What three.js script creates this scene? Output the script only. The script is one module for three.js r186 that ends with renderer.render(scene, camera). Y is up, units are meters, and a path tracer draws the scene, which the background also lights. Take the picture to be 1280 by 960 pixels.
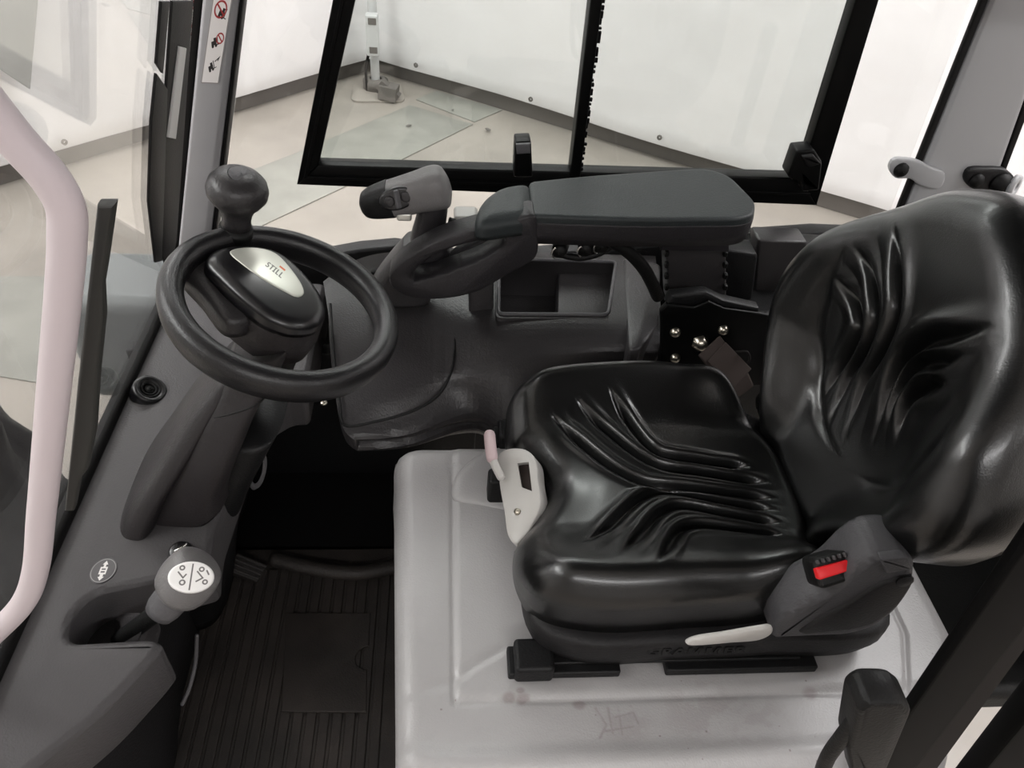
import * as THREE from 'three';
import { RoundedBoxGeometry } from 'three/addons/geometries/RoundedBoxGeometry.js';
import { mergeGeometries, mergeVertices, toCreasedNormals } from 'three/addons/utils/BufferGeometryUtils.js';
import { FontLoader } from 'three/addons/loaders/FontLoader.js';
import { TextGeometry } from 'three/addons/geometries/TextGeometry.js';
import { RectAreaLightUniformsLib } from 'three/addons/lights/RectAreaLightUniformsLib.js';

// ------------------------------------------------------------------ camera, light, exposure
RectAreaLightUniformsLib.init();
const V3 = (x, y, z) => new THREE.Vector3(x, y, z);
const scene = new THREE.Scene();
const renderer = new THREE.WebGLRenderer({ antialias: true });
renderer.toneMapping = THREE.LinearToneMapping;
renderer.toneMappingExposure = 1.2;
renderer.shadowMap.enabled = true;
const FOCAL = 940;                                       // pixels of a 1280 x 960 picture
const camera = new THREE.PerspectiveCamera(2 * Math.atan(480 / FOCAL) * 180 / Math.PI, 1280 / 960, 0.02, 60);
const ROT = (() => {                                     // from the vanishing points of the truck's long and upright lines
  const ex = V3(9660, 130, 940).normalize(), dn = V3(-103, 1020, 940);
  dn.addScaledVector(ex, -dn.dot(ex)).normalize();
  const X = V3(ex.x, -ex.y, -ex.z), Y = V3(-dn.x, dn.y, dn.z), Z = X.clone().cross(Y);
  return new THREE.Matrix4().set(X.x, X.y, X.z, 0, Y.x, Y.y, Y.z, 0, Z.x, Z.y, Z.z, 0, 0, 0, 0, 1);
})();
camera.position.set(0, 1.28, 0);
camera.quaternion.setFromRotationMatrix(ROT);
scene.add(camera);
scene.background = new THREE.Color(0x000000);
const GROUND = -0.55, CEIL = 2.75;
const LIGHTS = [                                          // unseen ceiling light strips, the last two shaped for seat highlights: x, z, width (x), depth (z), intensity, whereabouts
  [-3.0, -0.6, 0.7, 2.6, 16, 'in front of the windshield'], [2.6, -1.6, 1.2, 1.2, 13, 'by the rear pillar'], [-0.6, -3.2, 2.6, 0.6, 13, 'in front of the corner post'],
  [0.2, 2.3, 2.8, 0.13, 46, 'on the open door side, unseen and shaped for the seat highlights'], [3.4, 1.5, 0.25, 2.0, 28, 'behind the driver seat on the door side, unseen and shaped for the backrest highlight'],
];

// ------------------------------------------------------------------ helpers
function rng(seed) { let s = seed >>> 0; return () => { s = (s + 0x6D2B79F5) | 0; let t = Math.imul(s ^ (s >>> 15), 1 | s); t = (t + Math.imul(t ^ (t >>> 7), 61 | t)) ^ t; return ((t ^ (t >>> 14)) >>> 0) / 4294967296; }; }
const rnd = rng(7);
function ray(px, py) { return V3(px - 640, 480 - py, -FOCAL).applyMatrix4(ROT).normalize(); }
const EYE = V3(0, 1.28, 0);
function onPlane(px, py, p, n) { const r = ray(px, py), t = p.clone().sub(EYE).dot(n) / r.dot(n); return EYE.clone().addScaledVector(r, t); }
const onY = (px, py, y) => onPlane(px, py, V3(0, y, 0), V3(0, 1, 0));
const onZ = (px, py, z) => onPlane(px, py, V3(0, 0, z), V3(0, 0, 1));
const onX = (px, py, x) => onPlane(px, py, V3(x, 0, 0), V3(1, 0, 0));
const lerp = (a, b, t) => a + (b - a) * t;
const clamp01 = t => Math.max(0, Math.min(1, t));
const smooth = t => { t = clamp01(t); return t * t * (3 - 2 * t); };

function frame(o, N, udir = V3(1, 0, 0)) {                // local (u, v, n) -> world
  const n = N.clone().normalize(), u = udir.clone().addScaledVector(n, -udir.dot(n)).normalize(), v = n.clone().cross(u);
  const m = new THREE.Matrix4().makeBasis(u, v, n).setPosition(o);
  const inv = m.clone().invert();
  return { o, u, v, n, m, inv, px: (x, y, h = 0) => { const p = onPlane(x, y, o.clone().addScaledVector(n, h), n).applyMatrix4(inv); return [p.x, p.y]; } };
}
const FLAT = y => frame(V3(0, y, 0), V3(0, 1, 0));        // u = x, v = -z, n = up
const WALL = z => frame(V3(0, 0, z), V3(0, 0, 1));        // u = x, v = y, n = towards the door side

function closedCurve(pts, n, sharp = false) {
  if (sharp) {                                            // resample a polygon
    const out = [], L = []; let tot = 0;
    for (let i = 0; i < pts.length; i++) { const a = pts[i], b = pts[(i + 1) % pts.length]; const l = Math.hypot(b[0] - a[0], b[1] - a[1]); L.push(l); tot += l; }
    for (let i = 0; i < pts.length; i++) { const a = pts[i], b = pts[(i + 1) % pts.length], k = Math.max(1, Math.round(n * L[i] / tot)); for (let j = 0; j < k; j++) out.push([lerp(a[0], b[0], j / k), lerp(a[1], b[1], j / k)]); }
    return out;
  }
  const c = new THREE.CatmullRomCurve3(pts.map(p => V3(p[0], p[1], 0)), true, 'centripetal');
  return c.getSpacedPoints(n).slice(0, n).map(p => [p.x, p.y]);
}
function roundPoly(pts, r, seg = 5) {                     // polygon with rounded corners
  const out = [], n = pts.length;
  for (let i = 0; i < n; i++) {
    const p = pts[i], a = pts[(i + n - 1) % n], b = pts[(i + 1) % n];
    const la = Math.hypot(a[0] - p[0], a[1] - p[1]), lb = Math.hypot(b[0] - p[0], b[1] - p[1]);
    const rr = Math.min(Array.isArray(r) ? r[i] : r, la * .48, lb * .48);
    const s = [p[0] + (a[0] - p[0]) / la * rr, p[1] + (a[1] - p[1]) / la * rr], e = [p[0] + (b[0] - p[0]) / lb * rr, p[1] + (b[1] - p[1]) / lb * rr];
    for (let k = 0; k <= seg; k++) { const t = k / seg, q = 1 - t; out.push([q * q * s[0] + 2 * q * t * p[0] + t * t * e[0], q * q * s[1] + 2 * q * t * p[1] + t * t * e[1]]); }
  }
  return out;
}
function segDist(x, y, pl, closed) {
  let m = 1e9; const n = pl.length, k = closed ? n : n - 1;
  for (let i = 0; i < k; i++) {
    const a = pl[i], b = pl[(i + 1) % n], dx = b[0] - a[0], dy = b[1] - a[1];
    const t = clamp01(((x - a[0]) * dx + (y - a[1]) * dy) / (dx * dx + dy * dy + 1e-12));
    const d = (x - a[0] - t * dx) ** 2 + (y - a[1] - t * dy) ** 2; if (d < m) m = d;
  }
  return Math.sqrt(m);
}
function grooveAt(x, y, pl, w, w2, fa, fb) {                // depth profile of a groove that runs out at both ends, and of the lips beside it
  let best = 0, lip = 0; const n = pl.length - 1;
  for (let i = 0; i < n; i++) {
    const a = pl[i], b = pl[i + 1], dx = b[0] - a[0], dy = b[1] - a[1];
    const t = clamp01(((x - a[0]) * dx + (y - a[1]) * dy) / (dx * dx + dy * dy + 1e-12)), d = Math.hypot(x - a[0] - t * dx, y - a[1] - t * dy);
    if (d > 5 * w) continue;
    const s = (i + t) / n, fade = smooth(s / fa) * smooth((1 - s) / fb), ww = w * (.45 + .55 * fade), e = fade * Math.exp(-((d / ww) ** 2)); if (e > best) best = e;
    const l = fade * Math.exp(-(((d - w2) / (w2 * .5)) ** 2)); if (l > lip) lip = l;
  }
  return [best, lip];
}
// a moulded pad: closed outline, a top height field, rounded rim, side and underside
function pad(f, outline, { top = () => 0, r = 0.01, depth = r, bottom = -0.03, rings = 24, uvFit = false, center, inset = 0 } = {}) {
  const N = outline.length; let cx = 0, cy = 0;
  for (const p of outline) { cx += p[0] / N; cy += p[1] / N; }
  if (center) [cx, cy] = center;
  const coarse = N > 160 ? outline.filter((_, i) => i % Math.round(N / 160) === 0) : outline;
  const pos = [], idx = [], uv = [];
  let x0 = 1e9, x1 = -1e9, y0 = 1e9, y1 = -1e9; for (const p of outline) { x0 = Math.min(x0, p[0]); x1 = Math.max(x1, p[0]); y0 = Math.min(y0, p[1]); y1 = Math.max(y1, p[1]); }
  const put = (x, y, n) => { pos.push(x, y, n); uv.push((x - x0) / (x1 - x0), (y - y0) / (y1 - y0)); };
  put(cx, cy, top(cx, cy));
  for (let k = 1; k <= rings; k++) {
    const t = 1 - Math.pow(1 - k / rings, 1.8);
    for (const p of outline) {
      const x = lerp(cx, p[0], t), y = lerp(cy, p[1], t);
      const d = k === rings ? 0 : segDist(x, y, coarse, true);
      const dr = d < r ? depth * (1 - Math.sqrt(Math.max(0, 1 - (1 - d / r) ** 2))) : 0;
      put(x, y, top(x, y) - dr);
    }
  }
  let rows = rings;
  const tail = [[1, .5], [1 - inset, 1], [0.6 * (1 - inset), 1]];
  for (const [s, q] of tail) {
    for (const p of outline) { const x = lerp(cx, p[0], s), y = lerp(cy, p[1], s), e = top(p[0], p[1]) - depth; put(x, y, lerp(e, bottom, q)); }
    rows++;
  }
  put(cx, cy, bottom);
  for (let i = 0; i < N; i++) idx.push(0, 1 + i, 1 + (i + 1) % N);
  for (let k = 0; k < rows - 1; k++) for (let i = 0; i < N; i++) { const a = 1 + k * N + i, b = 1 + k * N + (i + 1) % N, c = a + N, d = b + N; idx.push(a, c, b, b, c, d); }
  const last = pos.length / 3 - 1, base = 1 + (rows - 1) * N;
  for (let i = 0; i < N; i++) idx.push(base + i, last, base + (i + 1) % N);
  const g = new THREE.BufferGeometry();
  g.setAttribute('position', new THREE.Float32BufferAttribute(pos, 3));
  if (uvFit) g.setAttribute('uv', new THREE.Float32BufferAttribute(uv, 2));
  g.setIndex(idx); g.applyMatrix4(f.m); g.computeVertexNormals(); g.userData.fit = uvFit;
  return g;
}
function loft(sections, capped = true) {                  // closed loops of equal length
  const N = sections[0].length, pos = [], idx = [];
  for (const s of sections) for (const p of s) pos.push(p.x, p.y, p.z);
  for (let k = 0; k < sections.length - 1; k++) for (let i = 0; i < N; i++) { const a = k * N + i, b = k * N + (i + 1) % N; idx.push(a, b, a + N, b, b + N, a + N); }
  if (capped) for (const e of [0, sections.length - 1]) {
    const c = sections[e].reduce((s, p) => s.add(p), V3(0, 0, 0)).divideScalar(N), ci = pos.length / 3; pos.push(c.x, c.y, c.z);
    for (let i = 0; i < N; i++) { const a = e * N + i, b = e * N + (i + 1) % N; e ? idx.push(a, b, ci) : idx.push(b, a, ci); }
  }
  const g = new THREE.BufferGeometry(); g.setAttribute('position', new THREE.Float32BufferAttribute(pos, 3)); g.setIndex(idx); g.computeVertexNormals(); return g;
}
function ring(c, u, v, a, b, n = 32, pw = 2.6) {          // superellipse loop
  const o = []; for (let i = 0; i < n; i++) { const t = i / n * 2 * Math.PI, ct = Math.cos(t), st = Math.sin(t); o.push(c.clone().addScaledVector(u, a * Math.sign(ct) * Math.abs(ct) ** (2 / pw)).addScaledVector(v, b * Math.sign(st) * Math.abs(st) ** (2 / pw))); } return o;
}
function splineSections(keys, n, make) {                  // keys: arrays of numbers, interpolated smoothly
  const out = [], m = keys.length - 1, cr = (a, b, c, d, t) => .5 * ((2 * b) + (-a + c) * t + (2 * a - 5 * b + 4 * c - d) * t * t + (-a + 3 * b - 3 * c + d) * t * t * t);
  for (let i = 0; i <= n; i++) {
    const s = i / n * m, k = Math.min(m - 1, Math.floor(s)), t = s - k;
    const q = keys[k].map((_, j) => cr(keys[Math.max(0, k - 1)][j], keys[k][j], keys[k + 1][j], keys[Math.min(m, k + 2)][j], t));
    out.push(make(q));
  }
  return out;
}
function patch(rows, nu, nv, thick = V3(0, -.01, 0), cut = null) {    // smooth sheet through a grid of points, given thickness
  const cr = (p, s) => { const m = p.length - 1, x = s * m, k = Math.min(m - 1, Math.floor(x)), t = x - k, a = p[Math.max(0, k - 1)], b = p[k], c = p[k + 1], d = p[Math.min(m, k + 2)]; const f = (A, B, C, D) => .5 * ((2 * B) + (-A + C) * t + (2 * A - 5 * B + 4 * C - D) * t * t + (-A + 3 * B - 3 * C + D) * t * t * t); return V3(f(a.x, b.x, c.x, d.x), f(a.y, b.y, c.y, d.y), f(a.z, b.z, c.z, d.z)); };
  const pos = [], idx = [], W = nu + 1, Hh = nv + 1;
  for (let side = 0; side < 2; side++) for (let j = 0; j <= nv; j++) for (let i = 0; i <= nu; i++) { const p = cr(rows.map(r => cr(r, i / nu)), j / nv); if (side) p.add(thick); pos.push(p.x, p.y, p.z); }
  const O = W * Hh;
  for (let j = 0; j < nv; j++) for (let i = 0; i < nu; i++) { const a = j * W + i, b = a + 1, c = a + W, d = c + 1; if (cut && cut((pos[3 * a] + pos[3 * d]) / 2, (pos[3 * a + 2] + pos[3 * d + 2]) / 2)) continue; idx.push(a, c, b, b, c, d, O + a, O + b, O + c, O + b, O + d, O + c); }
  const rim = (a, b) => idx.push(a, b, O + a, b, O + b, O + a);
  for (let i = 0; i < nu; i++) { rim(i, i + 1); rim(nv * W + i + 1, nv * W + i); }
  for (let j = 0; j < nv; j++) { rim((j + 1) * W, j * W); rim(j * W + nu, (j + 1) * W + nu); }
  let g = new THREE.BufferGeometry(); g.setAttribute('position', new THREE.Float32BufferAttribute(pos, 3)); g.setIndex(idx);
  return toCreasedNormals(g, 0.9);
}
function ext(f, pts, depth, { bev = .003, holes = [], seg = 3 } = {}) {   // outline in the frame, from n = 0 back to n = -depth
  const s = new THREE.Shape(pts.map(p => new THREE.Vector2(p[0], p[1])));
  for (const h of holes) s.holes.push(new THREE.Path(h.map(p => new THREE.Vector2(p[0], p[1]))));
  const g = new THREE.ExtrudeGeometry(s, { depth: Math.max(1e-4, depth - 2 * bev), bevelEnabled: bev > 0, bevelSize: bev, bevelThickness: bev, bevelOffset: -bev, bevelSegments: seg, curveSegments: 8 });
  g.deleteAttribute('uv'); g.translate(0, 0, -depth + bev); g.applyMatrix4(f.m);
  return toCreasedNormals(g, 0.7);
}
function tube(pts, r, seg = 40, rad = 12, closed = false) {
  const c = new THREE.CatmullRomCurve3(pts, closed, 'centripetal'), g = new THREE.TubeGeometry(c, seg, r, rad, closed); g.deleteAttribute('uv');
  if (closed) return g;
  const caps = [0, 1].map(e => { const p = c.getPointAt(e), t = c.getTangentAt(e).multiplyScalar(e ? 1 : -1); const k = new THREE.SphereGeometry(r, rad, 6); k.deleteAttribute('uv'); k.translate(p.x, p.y, p.z); return k; });
  return mergeGeometries([g, ...caps]);
}
function bar(a, b, w, h, upv = V3(0, 1, 0), r = .003) {   // box from a to b, w across, h along upv
  const d = b.clone().sub(a), L = d.length(), z = d.clone().normalize(), x = upv.clone().cross(z).normalize(), y = z.clone().cross(x);
  const g = new RoundedBoxGeometry(w, h, L, 2, Math.min(r, w * .45, h * .45)); g.deleteAttribute('uv');
  g.applyMatrix4(new THREE.Matrix4().makeBasis(x, y, z).setPosition(a.clone().add(b).multiplyScalar(.5))); return g;
}
function box(cx, cy, cz, w, h, d, r = .004) { const g = new RoundedBoxGeometry(w, h, d, 3, Math.min(r, w * .45, h * .45, d * .45)); g.deleteAttribute('uv'); g.translate(cx, cy, cz); return g; }
function lathe(profile, base, axis, seg = 40) {
  const g = new THREE.LatheGeometry(profile.map(p => new THREE.Vector2(p[0], p[1])), seg); g.deleteAttribute('uv');
  g.applyQuaternion(new THREE.Quaternion().setFromUnitVectors(V3(0, 1, 0), axis.clone().normalize())); g.translate(base.x, base.y, base.z); return mergeVertices(g);
}
function merge(list) { return mergeGeometries(list.map(g => { const q = g.index ? g.toNonIndexed() : g; for (const k of Object.keys(q.attributes)) if (k !== 'position' && k !== 'normal') q.deleteAttribute(k); return q; })); }
function worldUV(g) {                                     // uv in metres, projected along the main axis of each face
  if (g.userData.fit) return g;
  const q = g.index ? g.toNonIndexed() : g, p = q.attributes.position, uv = new Float32Array(p.count * 2);
  const a = V3(0, 0, 0), b = V3(0, 0, 0), c = V3(0, 0, 0);
  for (let i = 0; i < p.count; i += 3) {
    a.fromBufferAttribute(p, i); b.fromBufferAttribute(p, i + 1); c.fromBufferAttribute(p, i + 2);
    const n = b.clone().sub(a).cross(c.clone().sub(a)), ax = Math.abs(n.x), ay = Math.abs(n.y), az = Math.abs(n.z);
    for (let k = 0; k < 3; k++) { const x = p.getX(i + k), y = p.getY(i + k), z = p.getZ(i + k); const [s, t] = ay >= ax && ay >= az ? [x, z] : ax >= az ? [z, y] : [x, y]; uv[2 * (i + k)] = s; uv[2 * (i + k) + 1] = t; }
  }
  q.setAttribute('uv', new THREE.BufferAttribute(uv, 2)); return q;
}
const used = {};
function numbered(n) { const k = used[n] = (used[n] ?? -1) + 1; return k ? n + '_' + String(k).padStart(3, '0') : n; }
function thing(name, label, category, base = V3(0, 0, 0), group) {
  const o = new THREE.Group(); o.name = numbered(name); o.position.copy(base); scene.add(o);
  o.userData = { label, category }; if (group) o.userData.group = group; o.base = base; return o;
}
function part(parent, name, geo, m, label) {              // geometry is given in world metres
  const g = worldUV(geo); const b = parent.base; g.translate(-b.x, -b.y, -b.z);
  const o = new THREE.Mesh(g, m); o.name = name; o.base = b; o.castShadow = o.receiveShadow = true; parent.add(o);
  if (label) o.userData.label = label; return o;
}
function single(name, label, category, geo, m, group) {
  geo.computeBoundingBox(); const bb = geo.boundingBox, b = V3((bb.min.x + bb.max.x) / 2, bb.min.y, (bb.min.z + bb.max.z) / 2);
  const g = worldUV(geo); g.translate(-b.x, -b.y, -b.z);
  const o = new THREE.Mesh(g, m); o.name = numbered(name); o.position.copy(b); o.base = b; o.castShadow = o.receiveShadow = true; scene.add(o);
  o.userData = { label, category }; if (group) o.userData.group = group; return o;
}
function structure(o) { o.userData.kind = 'structure'; return o; }

// ------------------------------------------------------------------ procedural textures and materials
function noiseField(n, seed, octaves, f0 = 4) {
  const out = new Float32Array(n * n), r = rng(seed);
  let amp = 1, tot = 0;
  for (let o = 0, f = f0; o < octaves; o++, f *= 2, amp *= .55) {
    const L = new Float32Array(f * f).map(() => r()); tot += amp;
    for (let y = 0; y < n; y++) for (let x = 0; x < n; x++) {
      const X = x / n * f, Y = y / n * f, i = Math.floor(X), j = Math.floor(Y), s = smooth(X - i), t = smooth(Y - j), g = (a, b) => L[(b % f) * f + (a % f)];
      out[y * n + x] += amp * lerp(lerp(g(i, j), g(i + 1, j), s), lerp(g(i, j + 1), g(i + 1, j + 1), s), t);
    }
  }
  for (let i = 0; i < out.length; i++) out[i] /= tot;
  return out;
}
function dataTex(n, fn, srgb, metres) {
  const d = new Uint8Array(n * n * 4);
  for (let i = 0; i < n * n; i++) { const c = fn(i % n, Math.floor(i / n), i); for (let k = 0; k < 3; k++) d[4 * i + k] = Math.max(0, Math.min(255, Math.round(Array.isArray(c) ? c[k] : c))); d[4 * i + 3] = 255; }
  const t = new THREE.DataTexture(d, n, n); t.magFilter = THREE.LinearFilter; t.minFilter = THREE.LinearMipmapLinearFilter; t.generateMipmaps = true;
  t.wrapS = t.wrapT = THREE.RepeatWrapping; if (srgb) t.colorSpace = THREE.SRGBColorSpace; t.repeat.set(1 / metres, 1 / metres); t.needsUpdate = true; return t;
}
const nf1 = noiseField(256, 11, 5, 8), nf2 = noiseField(256, 23, 6, 4), nf3 = noiseField(256, 31, 3, 64);
const grain = dataTex(256, (x, y, i) => 255 * nf3[i], false, .12);
const grainFine = dataTex(256, (x, y, i) => 255 * nf3[i], false, .07);
const soft = dataTex(256, (x, y, i) => 255 * nf2[i], false, 1.1);
const mat = (hex, rough, o = {}) => new THREE.MeshPhysicalMaterial({ color: hex, roughness: rough, metalness: 0, ...o });
const plastic = (hex, rough, o = {}) => mat(hex, rough, { bumpMap: grain, bumpScale: .0004, specularIntensity: .6, ...o });
const tint = (hex, seed, amt, metres, scale = 8) => { const c = new THREE.Color(hex), s = [c.r, c.g, c.b].map(v => 255 * (v <= .0031308 ? 12.92 * v : 1.055 * v ** (1 / 2.4) - .055)), nf = noiseField(256, seed, 5, scale); return dataTex(256, (x, y, i) => s.map(v => v * (1 + amt * (nf[i] - .5) * 2)), true, metres); };

const M = {
  knobGrey: plastic(0x6b6969, .42),
  dark_strip: mat(0x2a2a27, .6),
  cowlDark: plastic(0x262324, .48),
  coverGrey: plastic(0x424143, .5),
  beltWeb: mat(0x3a322f, .75, { specularIntensity: .4 }),
  vinyl: mat(0x060606, .31, { bumpMap: grainFine, bumpScale: .00018, clearcoat: .35, clearcoatRoughness: .17 }),
  dash: plastic(0x474546, .5), dashDark: plastic(0x1b1a1b, .55),
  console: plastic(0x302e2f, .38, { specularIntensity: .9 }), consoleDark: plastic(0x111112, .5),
  black: plastic(0x070707, .55), gloss: mat(0x0e0d10, .34, { clearcoat: .25, clearcoatRoughness: .16 }),
  wheelRim: mat(0x151416, .36, { bumpMap: grainFine, bumpScale: .0003 }),
  armTop: plastic(0x272b2c, .48), armBody: plastic(0x262426, .45), grey: plastic(0x555456, .42),
  hood: mat(0xffffff, .36, { map: tint(0xa6a4a4, 5, .05, .8), bumpMap: grain, bumpScale: .0003 }),
  cabGrey: mat(0xa4a4a6, .38), pinkish: mat(0xcfc3c7, .38), cowl: mat(0x7f8383, .32),
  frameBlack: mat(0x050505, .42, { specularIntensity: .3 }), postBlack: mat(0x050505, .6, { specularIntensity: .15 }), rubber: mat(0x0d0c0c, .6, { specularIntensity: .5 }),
  lever: mat(0xb9b6b2, .4), pinkHandle: mat(0xbfa9ab, .45), steel: mat(0xc9c2b4, .28, { metalness: 1 }),
  chrome: mat(0xdad8d4, .15, { metalness: 1 }),
  red: mat(0xe02228, .35), silver: mat(0xd3d3cc, .25, { metalness: .6 }),
  glass: new THREE.MeshPhysicalMaterial({ color: 0xfafbfa, roughness: 0, transmission: 1, thickness: 0, ior: 1.5 }),
  glassGreen: new THREE.MeshPhysicalMaterial({ color: 0xe9ecea, roughness: 0, transmission: 1, thickness: 0, ior: 1.5 }),
  white: mat(0xffffff, .55, { map: tint(0xefedee, 9, .012, 2.4, 4), bumpMap: soft, bumpScale: .01 }),
  whitePlain: mat(0xe6e4e2, .6), gap: mat(0x6f6a66, .7),
  concrete: mat(0xffffff, .30, { map: tint(0xa29b93, 15, .09, 1.6, 6), bumpMap: soft, bumpScale: .002 }),
  plate: mat(0xffffff, .36, { map: tint(0x97968f, 19, .08, .9, 8), bumpMap: soft, bumpScale: .002 }),
  matRubber: mat(0xffffff, .6, { map: tint(0x2f2a27, 27, .4, .5, 6), bumpMap: grain, bumpScale: .0006 }),
  belt: mat(0x1d1a19, .75, { specularIntensity: .4 }), cloth: mat(0x191b1c, .7, { bumpMap: grainFine, bumpScale: .0008 }),
  panelGrey: mat(0xbcbcba, .6), pole: mat(0xd2d2d2, .35), roofPaint: mat(0x55565a, .5),
};

// ------------------------------------------------------------------ the hall around the truck
const ground = single('floor', 'beige polished hall floor below the truck', 'floor', box(0, GROUND - .06, 0, 18, .12, 16, .001), M.concrete); structure(ground);
const ceil = single('ceiling', 'white ceiling of the hall above the truck', 'ceiling', box(0, CEIL + .1, 0, 18, .2, 16, .001), M.whitePlain); structure(ceil);
const corner = onY(466, 93, GROUND), leftPt = onY(137, 197, GROUND), rightPt = onY(1060, 276, GROUND);
const dirL = leftPt.clone().sub(corner).setY(0).normalize(), dirR = rightPt.clone().sub(corner).setY(0).normalize();
function tarpWall(name, label, a, dir, len, seed, gapH = .1) {
  const up = CEIL - GROUND, nrm = V3(-dir.z, 0, dir.x); if (nrm.dot(EYE.clone().sub(a).setY(0)) < 0) nrm.negate();
  const NX = 120, NY = 40, rows = [], nf = noiseField(64, seed, 4, 4);
  const at = (i, j) => nf[(Math.floor(j) % 64) * 64 + (Math.floor(i) % 64)];
  for (let j = 0; j <= NY; j++) { const r = []; for (let i = 0; i <= NX; i++) { const s = len * i / NX, h = gapH + (up - gapH) * j / NY; const fold = .075 * (at(i / 2 + j / 6, j / 4) - .5) + .012 * Math.sin(s * 3.1 + seed + h * .6); r.push(a.clone().addScaledVector(dir, s).addScaledVector(nrm, fold).setY(GROUND + h)); } rows.push(r); }
  const pos = [], idx = [];
  for (const off of [0, -.02]) for (const r of rows) for (const p of r) { const q = p.clone().addScaledVector(nrm, off); pos.push(q.x, q.y, q.z); }
  const W = NX + 1, O = W * (NY + 1);
  for (let j = 0; j < NY; j++) for (let i = 0; i < NX; i++) { const p = j * W + i; idx.push(p, p + 1, p + W, p + 1, p + W + 1, p + W, O + p, O + p + W, O + p + 1, O + p + 1, O + p + W, O + p + W + 1); }
  for (let i = 0; i < NX; i++) idx.push(i, O + i, i + 1, i + 1, O + i, O + i + 1);
  const g = new THREE.BufferGeometry(); g.setAttribute('position', new THREE.Float32BufferAttribute(pos, 3)); g.setIndex(idx); g.computeVertexNormals();
  const o = thing(name, label, 'wall', V3(a.x, GROUND, a.z)); structure(o);
  part(o, 'tarpaulin', g, M.white);
  // a grey board behind it shows as a strip under the hem
  const b = a.clone().addScaledVector(dir, len).addScaledVector(nrm, -.10).setY((GROUND + CEIL) / 2), a2 = a.clone().addScaledVector(nrm, -.10).setY((GROUND + CEIL) / 2);
  part(o, 'grey_board', bar(a2, b, .08, up, V3(0, 1, 0)), M.gap);
  for (let s = .35; s < Math.min(len, 5.2); s += .78) { const p = a.clone().addScaledVector(dir, s).addScaledVector(nrm, .03).setY(GROUND + gapH + .05); part(o, 'grommet', lathe([[.004, 0], [.014, 0], [.014, .006], [.007, .009], [.004, .004], [.004, 0]], p, nrm, 16), M.gap); }
  return o;
}
const endL = corner.clone().addScaledVector(dirL, 7.2), endR = corner.clone().addScaledVector(dirR, 7.2);
tarpWall('wall_left', 'white tarpaulin wall seen through the windshield', corner, dirL, 7.2, 3);
tarpWall('wall_back', 'white tarpaulin wall behind the sliding side window', corner, dirR, 7.2, 8);
function backWall(name, label, a, b) { const y = (GROUND + CEIL) / 2; structure(single(name, label, 'wall', bar(a.clone().setY(y), b.clone().setY(y), .1, CEIL - GROUND), M.whitePlain)); }
const pC = V3(-3.2, 0, 5.6), pD = V3(5.4, 0, 5.2);
backWall('wall_front', 'plain white wall ahead of the truck', endL, pC);
backWall('wall_near', 'plain white wall on the open door side of the truck', pC, pD);
backWall('wall_rear', 'plain white wall behind the truck', pD, endR);
LIGHTS.forEach(([x, z, w, d, I, where]) => {
  const t = thing('ceiling_light', 'flat white light strip on the hall ceiling ' + where, 'lamp', V3(x, CEIL - .04, z), 'light panels on the ceiling');
  part(t, 'housing', box(x, CEIL - .02, z, w + .06, .04, d + .06), M.whitePlain);
  part(t, 'diffuser', box(x, CEIL - .045, z, w, .01, d), new THREE.MeshStandardMaterial({ color: 0xffffff, emissive: 0xfdfcfc, emissiveIntensity: 3.0 }));
  const L = new THREE.RectAreaLight(0xfdfcfc, I, w, d); L.position.set(x, CEIL - .06, z); L.lookAt(x, 0, z); L.castShadow = true; scene.add(L);
});
// steel plates let into the hall floor
[[[591, 155], [488, 206], [316, 287], [200, 345], [200, 262], [300, 218], [372, 190], [512, 131]], [[593, 152], [520, 124], [545, 113], [628, 137]]].forEach((p, i) => {
  const f = FLAT(GROUND + .006), q = p.map(([x, y]) => f.px(x, y));
  single('steel_plate', i ? 'small pale steel plate at the foot of the white tarpaulin' : 'long pale steel plate crossing the floor in front of the corner post', 'floor plate', ext(f, q, .006, { bev: .002 }), M.plate);
});
{ const f = FLAT(GROUND + .005), q = [[0, 345], [58, 345], [112, 385], [60, 480], [0, 470]].map(([x, y]) => f.px(x, y));
  single('steel_plate', 'grey steel floor plate beside the black tarpaulin', 'floor plate', ext(f, q, .005, { bev: .002 }), M.plate); }
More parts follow.
